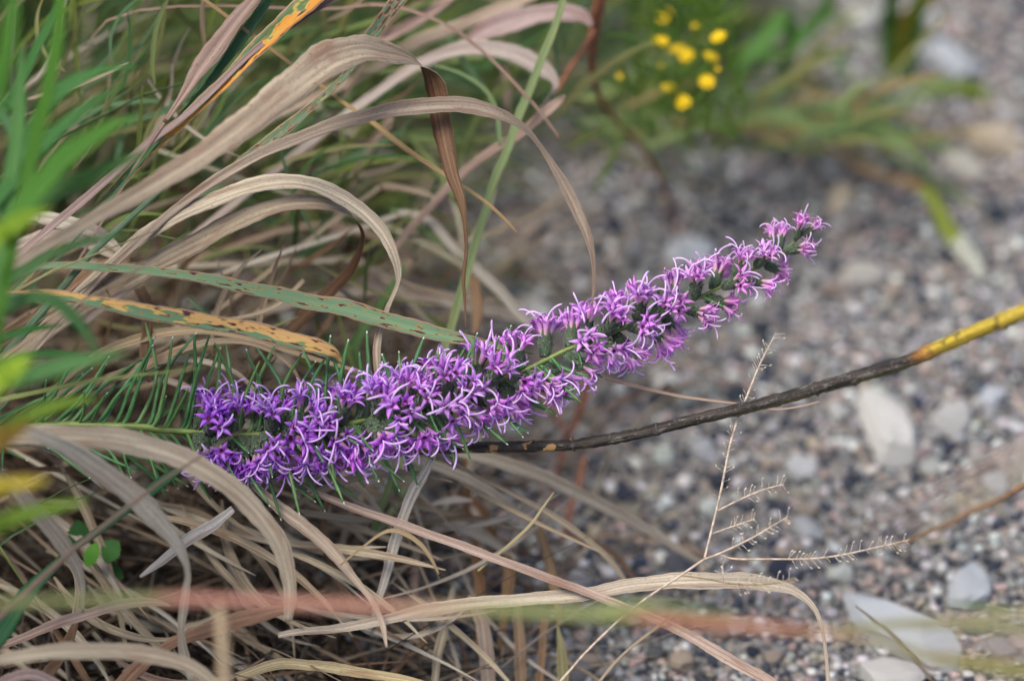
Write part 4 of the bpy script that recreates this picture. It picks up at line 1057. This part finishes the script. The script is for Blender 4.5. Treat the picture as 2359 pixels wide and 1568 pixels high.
u = 452; i = 0; nh = 0
while u < 1845:
    phi = (i * 137.5) % 360
    i += 1
    step = 14 if u < 1000 else (16 if u < 1500 else 20)
    if phi > 225 and phi < 315:               # straight behind the stem, out of sight: fewer
        u += step * .35; continue
    if 1185 < u < 1330 and 35 < phi < 150: u += step * .5; continue     # the gap where the stem shows
    if u < 860 and 65 < phi < 118 and random.random() < .35: u += step * .5; continue
    sc = lerp_tab(HSC, u) * random.uniform(.92, 1.08)
    head(u, phi + random.uniform(-12, 12), random.uniform(58, 76) if u < 1600 else random.uniform(35, 55), sc)
    nh += 1; u += step * random.uniform(.85, 1.15)
for u, phi, tl, sc in ((455, 150, 66, 1.1), (470, 195, 64, 1.1), (505, 130, 70, 1.12), (530, 175, 66, 1.15), (560, 205, 62, 1.1), (585, 150, 70, 1.1), (480, 60, 66, 1.1), (1838, 20, 28, .62), (1846, 120, 22, .6), (1820, 170, 40, .6), (1796, 0, 45, .7)):
    head(u, phi, tl, sc)

# ------------------------------------------------------------------ dried seed head on the right
sw = thing('dried_weed', G(1180, 1700), 'pale dried weed with wiry branches carrying tiny seed pods', 'weed')
WC = (0.46, 0.37, 0.29)
def pods(pts, start, gap=11.0, size=1.0):
    g = Geo()
    c, r = tube_trace(pts, 10)
    L = np.concatenate([[0], np.cumsum(np.linalg.norm(np.diff(c, axis=0), axis=1))])
    s = L[-1] * start; sd_ = 1
    k = pxm(0)
    while s < L[-1]:
        i = int(np.searchsorted(L, s)); i = min(max(i, 1), len(c) - 2)
        t = Vector(c[i + 1] - c[i - 1]).normalized()
        n = (UP - t * UP.dot(t)).normalized() * sd_
        fr = FW * random.uniform(-.7, .7)
        ln = random.uniform(12, 27) * k * size
        d = (t * random.uniform(.3, .9) + n + fr).normalized()
        p = Vector(c[i]); q = p + d * ln
        q2 = q + (t * .3 + n * .2).normalized() * ln * .15
        w0 = 0.9 * k
        tube_geo(g, np.array([tuple(p), tuple((p + q) / 2 + t * ln * .06), tuple(q)]), np.array([w0, w0 * .8, w0 * .7]), 4)
        if random.random() < .55:
            e = q; dd = (q2 - q).normalized()
            tube_geo(g, np.array([tuple(e), tuple(e + dd * 2.5 * k), tuple(e + dd * 5 * k), tuple(e + dd * 7.5 * k)]), np.array([.5, 1.8, 2.0, .4]) * k * size, 5)
        s += gap * k * random.choice((.3, .5, .8, 1.2, 2.2)); sd_ = -sd_ if random.random() < .8 else sd_
    return g
wbr = [
 ([(1200, 1660, -.03, 5), (1290, 1568, -.025, 5.5), (1360, 1490, -.02, 6), (1463, 1396, -.015, 6), (1568, 1324, -.01, 6), (1622, 1287, -.01, 6)], None),
 ([(1622, 1287, -.01, 6), (1640, 1215, -.008, 6), (1660, 1130, -.006, 6), (1680, 1030, -.004, 6), (1700, 962, 0, 6), (1724, 903, .005, 6), (1745, 850, .008, 5), (1765, 808, .01, 3.5), (1787, 766, .012, 2)], .25),
 ([(1652, 1176, -.008, 5), (1708, 1148, -.012, 5), (1760, 1127, -.015, 4.5), (1805, 1115, -.018, 3)], .3),
 ([(1641, 1228, -.009, 4), (1690, 1211, -.014, 4), (1738, 1194, -.018, 2.5)], .4),
 ([(1622, 1287, -.01, 6), (1655, 1275, -.012, 5.5), (1690, 1259, -.014, 5), (1743, 1232, -.018, 4.5), (1778, 1211, -.02, 4), (1815, 1189, -.024, 2.5)], .3),
 ([(1655, 1275, -.012, 4.5), (1690, 1286, -.012, 4.5), (1778, 1287, -.014, 4.5), (1865, 1286, -.016, 4.5), (1935, 1278, -.018, 4.5), (2005, 1263, -.02, 4), (2058, 1251, -.022, 3.5), (2095, 1242, -.024, 2)], .35),
 ([(1568, 1324, -.01, 4), (1631, 1333, -.016, 4), (1690, 1344, -.02, 4), (1760, 1345, -.024, 4), (1815, 1337, -.028, 2.5), (1832, 1330, -.03, 2)], .45),
 ([(1666, 1338, -.018, 3), (1664, 1310, -.018, 3), (1666, 1288, -.016, 2)], .1),
]
for k, (pts, st) in enumerate(wbr):
    o = stalk(pts, M['plain'], WC if k != 6 else (0.25, 0.2, 0.1), sw, 'stem' if k < 2 else 'branch', sides=6, n=8, root=G(1180, 1700) if k == 0 else None)
    if st is not None:
        g = pods(pts, st, gap=8.0)
        q = link('seed_pods', g.mesh('seed_pods', M['plain'], origin=sw.location), o, (0.52, 0.45, 0.36))

# ------------------------------------------------------------------ yellow wildflower
yf = thing('yellow_wildflower', G(1590, 330), 'yellow wildflower with small round blooms on feathery green stems', 'flower')
YP = [(1530, 38), (1522, 97), (1655, 87), (1582, 130), (1637, 133), (1560, 116), (1628, 190), (1541, 205), (1573, 237), (1652, 160), (1520, 152), (1428, 176), (1600, 60)]
M['yellow'] = mat_plain('yellow_petal', .5, .25, 900, .25)
for i, (pu, pv) in enumerate(YP):
    d = .17 + random.uniform(-.03, .05)
    p = P(pu, pv, d); k = pxm(d)
    mid = (pu * .5 + 1585 * .5 + random.uniform(-30, 30), pv * .35 + 290 * .65)
    stalk([(1590 + random.uniform(-15, 15), 330, .33, 5), (mid[0], mid[1], .27, 5), (pu + random.uniform(-8, 8), pv + 30, d + .02, 4), (pu, pv + 4, d, 3)], M['plain'], (0.20, 0.28, 0.06), yf, 'stem', sides=5)
    g = Geo(); s = (17 if i not in (9, 10, 11, 12) else 7) * k
    zax = (Vector((random.uniform(-.5, .5), random.uniform(-.6, .2), 1))).normalized(); xa = zax.orthogonal().normalized(); ya = zax.cross(xa)
    n = 9
    for j in range(n):                        # ray petals
        a = 2 * math.pi * j / n; o_ = xa * math.cos(a) + ya * math.sin(a); sd_ = zax.cross(o_)
        pts = np.array([tuple(p + o_ * s * .3), tuple(p + o_ * s * .8 + zax * s * .25), tuple(p + o_ * s * 1.2 + zax * s * .2)])
        ribbon_geo(g, pts, np.array([tuple(sd_ * s * .4), tuple(sd_ * s * .5), tuple(sd_ * s * .2)]), .1, thick=s * .05)
    # domed disc
    tube_geo(g, np.array([tuple(p - zax * s * .3), tuple(p), tuple(p + zax * s * .3), tuple(p + zax * s * .5)]), np.array([s * .3, s * .6, s * .5, s * .12]), 9)
    link('flower', g.mesh('flower', M['yellow'], origin=yf.location), yf, (0.85, 0.60, 0.012))
for i in range(300):                          # thin feathery leaves
    u0, v0 = random.uniform(1440, 1720), random.uniform(-40, 330)
    if random.random() > 1.15 - abs(u0 - 1580) / 200: continue
    d = random.uniform(.16, .32); a = random.uniform(20, 160); ln = random.uniform(40, 90)
    pts = [(u0, v0, d, 3), (u0 + ln * .5 * math.cos(R(a)), v0 - ln * .5 * math.sin(R(a)), d - .01, 9), (u0 + ln * math.cos(R(a + 15)), v0 - ln * math.sin(R(a + 15)), d - .02, 1.5)]
    blade(pts, M['green'], random.choice(((0.22, 0.38, 0.06), (0.17, 0.32, 0.06), (0.30, 0.42, 0.09))), yf, 'leaf', n=3)

# ------------------------------------------------------------------ blades standing on the gravel at the back
def tuft(name, root, blades, label, cat='grass', mat='green'):
    t = thing(name, root, label, cat)
    for pts, d0, d1, c, m in blades:
        blade(D([(p[0], p[1], p[2] * 1.5, *p[3:]) for p in pts], d0, d1), M[m], tuple(x * 1.25 for x in c), t, root=None, gutter=.12)
    return t
tuft('green_grass_plant', G(1790, 190), [
    ([(1700, 150, 14), (1735, 118, 22), (1775, 75, 26), (1808, 42, 22), (1824, 60, 20), (1822, 100, 20), (1806, 150, 18), (1795, 195, 12)], .3, .34, (0.09, 0.20, 0.05), 'green'),
    ([(1690, 200, 16), (1720, 130, 22), (1800, 120, 22), (1870, 60, 20), (1905, 10, 16), (1930, -50, 8)], .34, .3, (0.06, 0.15, 0.035), 'green'),
    ([(1860, 160, 12), (1900, 120, 16), (1940, 150, 12), (1960, 190, 5)], .36, .36, (0.09, 0.17, 0.05), 'green'),
    ([(1740, 250, 12), (1790, 200, 20), (1840, 190, 20), (1910, 215, 10)], .37, .38, (0.17, 0.15, 0.06), 'green'),
    ], 'dark green grass with one sharply folded blade behind the yellow flowers')
tuft('green_grass_plant', G(2060, 250), [
    ([(2060, 250, 14), (2046, 110, 24), (2050, 40, 25), (2056, -20, 22), (2060, -90, 8)], .42, .34, (0.085, 0.21, 0.04), 'green'),
    ([(2055, 250, 16), (2066, 110, 26), (2093, 48, 28), (2125, 5, 27), (2160, -40, 22), (2200, -90, 8)], .42, .32, (0.33, 0.27, 0.035), 'green'),
    ([(2065, 255, 14), (2078, 190, 20), (2100, 120, 22), (2112, 60, 20), (2120, -20, 10)], .42, .35, (0.09, 0.20, 0.04), 'green'),
    ], 'upright grass with two green blades and one yellow blade on the gravel')
tuft('green_grass_plant', G(2340, 250), [
    ([(2120, 216, 8), (2160, 207, 18), (2215, 201, 24), (2268, 216, 22), (2320, 243, 10)], .38, .4, (0.15, 0.20, 0.035), 'green'),
    ([(2080, 240, 8), (2150, 225, 12), (2240, 240, 8)], .41, .41, (0.14, 0.19, 0.05), 'green'),
    ], 'low arching green blade lying over the beige rocks')
tuft('green_grass_plant', G(1940, 400), [
    ([(1930, 372, 8), (1981, 387, 13), (2058, 409, 15), (2100, 422, 18), (2128, 438, 20)], .34, .3, (0.20, 0.13, 0.05), 'dry'),
    ([(2120, 434, 18), (2140, 450, 20), (2163, 485, 24), (2184, 530, 27), (2205, 560, 28)], .3, .28, (0.19, 0.23, 0.04), 'green'),
    ([(2200, 552, 27), (2228, 585, 27), (2250, 618, 20), (2263, 645, 6)], .28, .28, (0.42, 0.46, 0.38), 'dry'),
    ([(2010, 330, 8), (2080, 370, 14), (2160, 420, 14), (2260, 480, 6)], .36, .33, (0.15, 0.19, 0.10), 'green'),
    ], 'drooping blade that fades from brown through green to a whitish tip')
band = []
for i in range(64):
    u0 = random.uniform(1330, 2050); v0 = random.uniform(215, 345); ln = random.uniform(120, 300); a = random.uniform(-22, 22) + (0 if random.random() < .75 else 40)
    d = .30 + random.uniform(-.06, .06)
    band.append(([(u0, v0, random.uniform(6, 10)), (u0 + ln * .5 * math.cos(R(a)), v0 - ln * .5 * math.sin(R(a)) - random.uniform(0, 20), random.uniform(8, 14)), (u0 + ln * math.cos(R(a)), v0 - ln * math.sin(R(a)) + 10, 4)], d, d, random.choice((OLIVE, (0.12, 0.19, 0.06), (0.10, 0.16, 0.06), (0.24, 0.19, 0.09), (0.16, 0.22, 0.09))), 'green'))
tuft('green_grass_plant', G(1560, 330), band, 'low olive grass sprawling over the gravel below the yellow flowers')
tuft('dead_leaf', G(1985, 300), [
    ([(1960, 310, 10), (1975, 280, 24), (1990, 250, 26), (2010, 225, 12)], .36, .36, (0.05, 0.035, 0.025), 'dry'),
    ([(1950, 240, 10), (1985, 225, 26), (2020, 222, 20)], .38, .38, (0.07, 0.045, 0.03), 'dry'),
    ], 'dark shrivelled dead leaf caught in the grass above the gravel', 'leaf')

# ------------------------------------------------------------------ seedling in the thatch
sl = thing('seedling', G(215, 1330), 'tiny fresh green seedling with toothed leaves in the dark thatch', 'plant')
def toothed(u0, v0, d, ang, ln, wd, c):
    k = pxm(d); o = P(u0, v0, d)
    ax = RT * math.cos(R(ang)) + UP * math.sin(R(ang)); sd_ = (-RT * math.sin(R(ang)) + UP * math.cos(R(ang)) + FW * .3)
    n = 14; L = []; Rr = []; C = []
    for i in range(n + 1):
        f = i / n; hw = wd / 2 * math.sin(math.pi * min(1, f * 1.02)) ** .7 * (1.12 if i % 2 else .9)
        q = o + ax * (ln * f * k) - FW * (.1 * ln * k * math.sin(math.pi * f))
        C.append(q - FW * -.0004); L.append(q + sd_ * hw * k); Rr.append(q - sd_ * hw * k)
    vs = [tuple(x) for tr in zip(L, C, Rr) for x in tr]
    fs = [f_ for i in range(n) for f_ in ((i * 3, i * 3 + 1, i * 3 + 4, i * 3 + 3), (i * 3 + 1, i * 3 + 2, i * 3 + 5, i * 3 + 4))]
    m = len(vs); vs += [tuple(Vector(x) + FW * .0003) for x in vs]; fs += [tuple(reversed([a + m for a in f_])) for f_ in fs]
    g = Geo(); g.add(vs, fs, [[(.3, j * .1)] * 4 for j in range(len(fs))])
    link('leaf', g.mesh('leaf', M['green'], origin=sl.location), sl, c)
toothed(200, 1305, .02, 68, 62, 34, (0.12, 0.34, 0.05))
toothed(235, 1290, .035, 50, 60, 50, (0.05, 0.16, 0.04))
toothed(190, 1265, .04, 100, 70, 56, (0.04, 0.13, 0.04))
toothed(245, 1300, .04, -40, 50, 30, (0.05, 0.17, 0.04))
stalk([(232, 1330, .06, 5), (222, 1310, .04, 4), (212, 1295, .03, 3)], M['plain'], (0.12, 0.2, 0.06), sl, 'stem', sides=5, root=G(215, 1330))

# ------------------------------------------------------------------ grass tufts and thatch that fill the left
def rand_blade(root, dirx, dirz, ln, wd, droop, seg=8, twist=0.4):
    """a free-standing blade in the world: root, heading in the ground plane, rise, length"""
    h = Vector((math.cos(dirx), math.sin(dirx), 0)); el = dirz; p = Vector(root); c = [tuple(p)]
    for i in range(seg):
        el -= droop / seg * (0.4 + 1.2 * i / seg)
        p = p + (h * math.cos(el) + Vector((0, 0, math.sin(el)))) * (ln / seg)
        z = gz(p.x, p.y) + 0.002
        if p.z < z: p.z = z
        c.append(tuple(p))
    side = Vector((-math.sin(dirx), math.cos(dirx), 0))
    f = np.linspace(0, 1, seg + 1); prof = np.interp(f, [0, .15, .6, .9, 1], [.6, 1, .85, .35, .06])
    tw = random.uniform(-twist, twist)
    wv = []
    for i in range(seg + 1):
        a = tw + tw * 1.5 * f[i]
        wv.append(tuple((side * math.cos(a) + Vector((0, 0, 1)) * math.sin(a)) * (wd * prof[i])))
    return np.array(c), np.array(wv)

def proj(p):
    q = Vector(p) - CAM; z = q.dot(FW); k = z * SENSOR / LENS / PW
    return q.dot(RT) / k + PW / 2, PH / 2 - q.dot(UP) / k, z - FOCUS

def pick(cols):
    c = random.choice(cols); k = random.uniform(.75, 1.2)
    return tuple(x * k for x in c)
DRYC = (TAN, GREY, PALEG, BRN, PINK, TAN, (0.30, 0.22, 0.14), (0.36, 0.30, 0.2))
GRNC = ((0.13, 0.22, 0.08), (0.09, 0.19, 0.07), (0.17, 0.23, 0.07), (0.12, 0.22, 0.12), (0.20, 0.26, 0.06), (0.20, 0.21, 0.08))
SEC3 = (-1.0, 0.0, 1.0)

def ok_clear(c, dmin):
    for q in c[::2]:
        u_, v_, d_ = proj(q)
        if -50 < u_ < PW + 50 and -50 < v_ < PH + 50 and d_ < dmin: return False
    return True

# tufts whose blades can still be told apart: window, count, depth range, heading, colours
OLV = GRNC + ((0.20, 0.27, 0.09), (0.24, 0.30, 0.12), (0.30, 0.29, 0.14), (0.16, 0.28, 0.15))
TUFTS = [
    (-40, 380, -40, 480, 34, (.03, .12), (62, 22), OLV, .85, (7, 15), 'blurred green grass tuft behind the bright green blades'),
    (250, 620, -40, 380, 42, (.03, .13), (52, 20), OLV, .8, (7, 14), 'blurred green grass tuft behind the orange-streaked blades'),
    (560, 960, -40, 300, 34, (.05, .15), (40, 25), OLV, .78, (8, 16), 'blurred olive grass tuft beyond the broad tan arch'),
    (420, 860, 260, 640, 36, (.04, .13), (50, 35), OLV, .72, (7, 13), 'mixed green and brown grass tuft behind the pale inner arching blades'),
    (760, 1120, 180, 560, 18, (.07, .17), (35, 50), OLV, .55, (8, 16), 'mixed tan and green grass tuft beyond the hanging blade tips'),
    (1040, 1420, -20, 330, 24, (.12, .24), (55, 40), OLV, .85, (9, 18), 'soft green grass tuft beside the reddish brown dead stalk'),
    (600, 1150, 640, 960, 24, (.06, .14), (150, 40), OLV, .25, (7, 14), 'dry grass tuft behind the middle of the flower spike'),
    (-40, 640, 540, 930, 34, (.03, .09), (45, 35), OLV, .5, (7, 15), 'mixed grass tuft behind the needle leaves and spotted leaves'),
    (-40, 480, 1080, 1590, 24, (-.005, .05), (-38, 18), (), 0, (8, 22), 'tangled pale thatch tuft beneath the broad grey arching blade'),
    (380, 900, 1110, 1600, 26, (.0, .055), (-30, 20), (), 0, (8, 22), 'tangled dry thatch tuft beneath the curved tan leaf'),
    (820, 1250, 1080, 1600, 16, (.02, .07), (-60, 60), (), 0, (7, 16), 'thin dry thatch tuft at the edge of the gravel'),
]
for (u0, u1, v0, v1, n, dd, hd, cols, gfrac, ww, lab) in TUFTS:
    r0 = G((u0 + u1) / 2, (v0 + v1) / 2)
    t = thing('grass_tuft', Vector((r0.x, r0.y, 0)), lab, 'grass', 'grass tufts behind the dry blades')
    for j in range(n):
        uu = random.uniform(u0, u1); vv = random.uniform(v0, v1); a = random.gauss(*hd); ln = random.uniform(130, 330) if v0 < 1000 else random.uniform(260, 620); bend = random.gauss(0, 45)
        d0 = random.uniform(*dd); w_ = random.uniform(*ww)
        pts = []; x, y = uu - ln / 2 * math.cos(R(a)), vv + ln / 2 * math.sin(R(a))
        ds = random.uniform(0, .05)
        for q in range(6):
            f = q / 5
            zz = P(x, y, d0 + ds * (1 - f))
            dq = d0 + ds * (1 - f)
            if zz.z < .004: dq -= (.004 - zz.z) / math.sin(R(PITCH))
            pts.append((x, y, dq, w_ * (.25, .85, 1, .9, .6, .12)[q]))
            aa = a + bend * (f - .5) * (1 if a > -90 else -1)
            x += ln / 5 * math.cos(R(aa)); y -= ln / 5 * math.sin(R(aa))
        isg = random.random() < gfrac
        if not isg and v0 > 1000: c = pick(DRYC + (PALEG, GREY, (0.46, 0.43, 0.37), (0.40, 0.33, 0.22)))
        else: c = pick(cols if isg else DRYC)
        blade(pts, M['green' if isg else 'dry'], c, t, tilt=random.uniform(-.3, .6), gutter=.15, n=4)

def mass(name, label, cat, n, sampler, mat, cols, lens, wid, elev, droop, az, dmin, zoff=0.0):
    g = Geo(); made = 0; tries = 0
    while made < n and tries < n * 4:
        tries += 1
        x, y = sampler()
        root = (x, y, gz(x, y) - .002 + random.uniform(0, zoff))
        c, wv = rand_blade(root, R(random.gauss(*az)), R(random.uniform(*elev)), random.uniform(*lens), random.uniform(*wid), R(random.uniform(*droop)), 7, 1.0)
        if not ok_clear(c, dmin): continue
        ribbon_geo(g, c, wv, .15, col=pick(cols), uvoff=random.uniform(0, 900), sec=SEC3); made += 1
    o = link(name, g.mesh(name, mat, usecol=True))
    return tag(o, label, cat, kind='stuff')

def in_img(u0, u1, v0, v1):
    def f():
        q = G(random.uniform(u0, u1), random.uniform(v0, v1)); return q.x, q.y
    return f
mass('green_grass', 'dense blurred green grass filling the ground behind the dry blades', 'grass', 1700, in_img(-350, 820, -260, 560), M['greenv'], GRNC, (.07, .20), (.0016, .0034), (25, 80), (10, 110), (25, 60), .06)
mass('dry_grass', 'tangle of dry brown grass among the green behind the arching blades', 'grass', 380, in_img(-350, 900, -200, 900), M['dryv'], DRYC, (.06, .18), (.0012, .0030), (15, 75), (20, 120), (20, 70), .05)
mass('green_grass', 'thin scattering of green grass at the edge of the gravel', 'grass', 600, in_img(800, 1700, -200, 330), M['greenv'], GRNC, (.05, .13), (.0015, .003), (20, 75), (20, 120), (20, 70), .08)
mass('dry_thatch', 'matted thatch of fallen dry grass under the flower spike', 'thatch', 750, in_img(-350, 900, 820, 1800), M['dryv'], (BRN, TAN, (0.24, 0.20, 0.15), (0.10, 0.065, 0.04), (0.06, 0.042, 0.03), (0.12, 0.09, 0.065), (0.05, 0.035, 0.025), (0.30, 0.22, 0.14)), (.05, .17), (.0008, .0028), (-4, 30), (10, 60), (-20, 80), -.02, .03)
mass('dry_thatch', 'sparse dry straws scattered on the gravel edge', 'thatch', 130, in_img(850, 1420, 500, 1700), M['dryv'], DRYC, (.04, .12), (.0008, .0022), (0, 40), (10, 90), (-20, 80), .03, .015)
# the grass stand goes on to the left of the view
mass('tall_grass', 'tall grass stand beside the flower', 'grass', 700, lambda: (random.uniform(-.75, -.30), random.uniform(.95, 1.9)), M['dryv'], DRYC + GRNC, (.15, .38), (.002, .005), (45, 85), (10, 80), (10, 50), -.10)
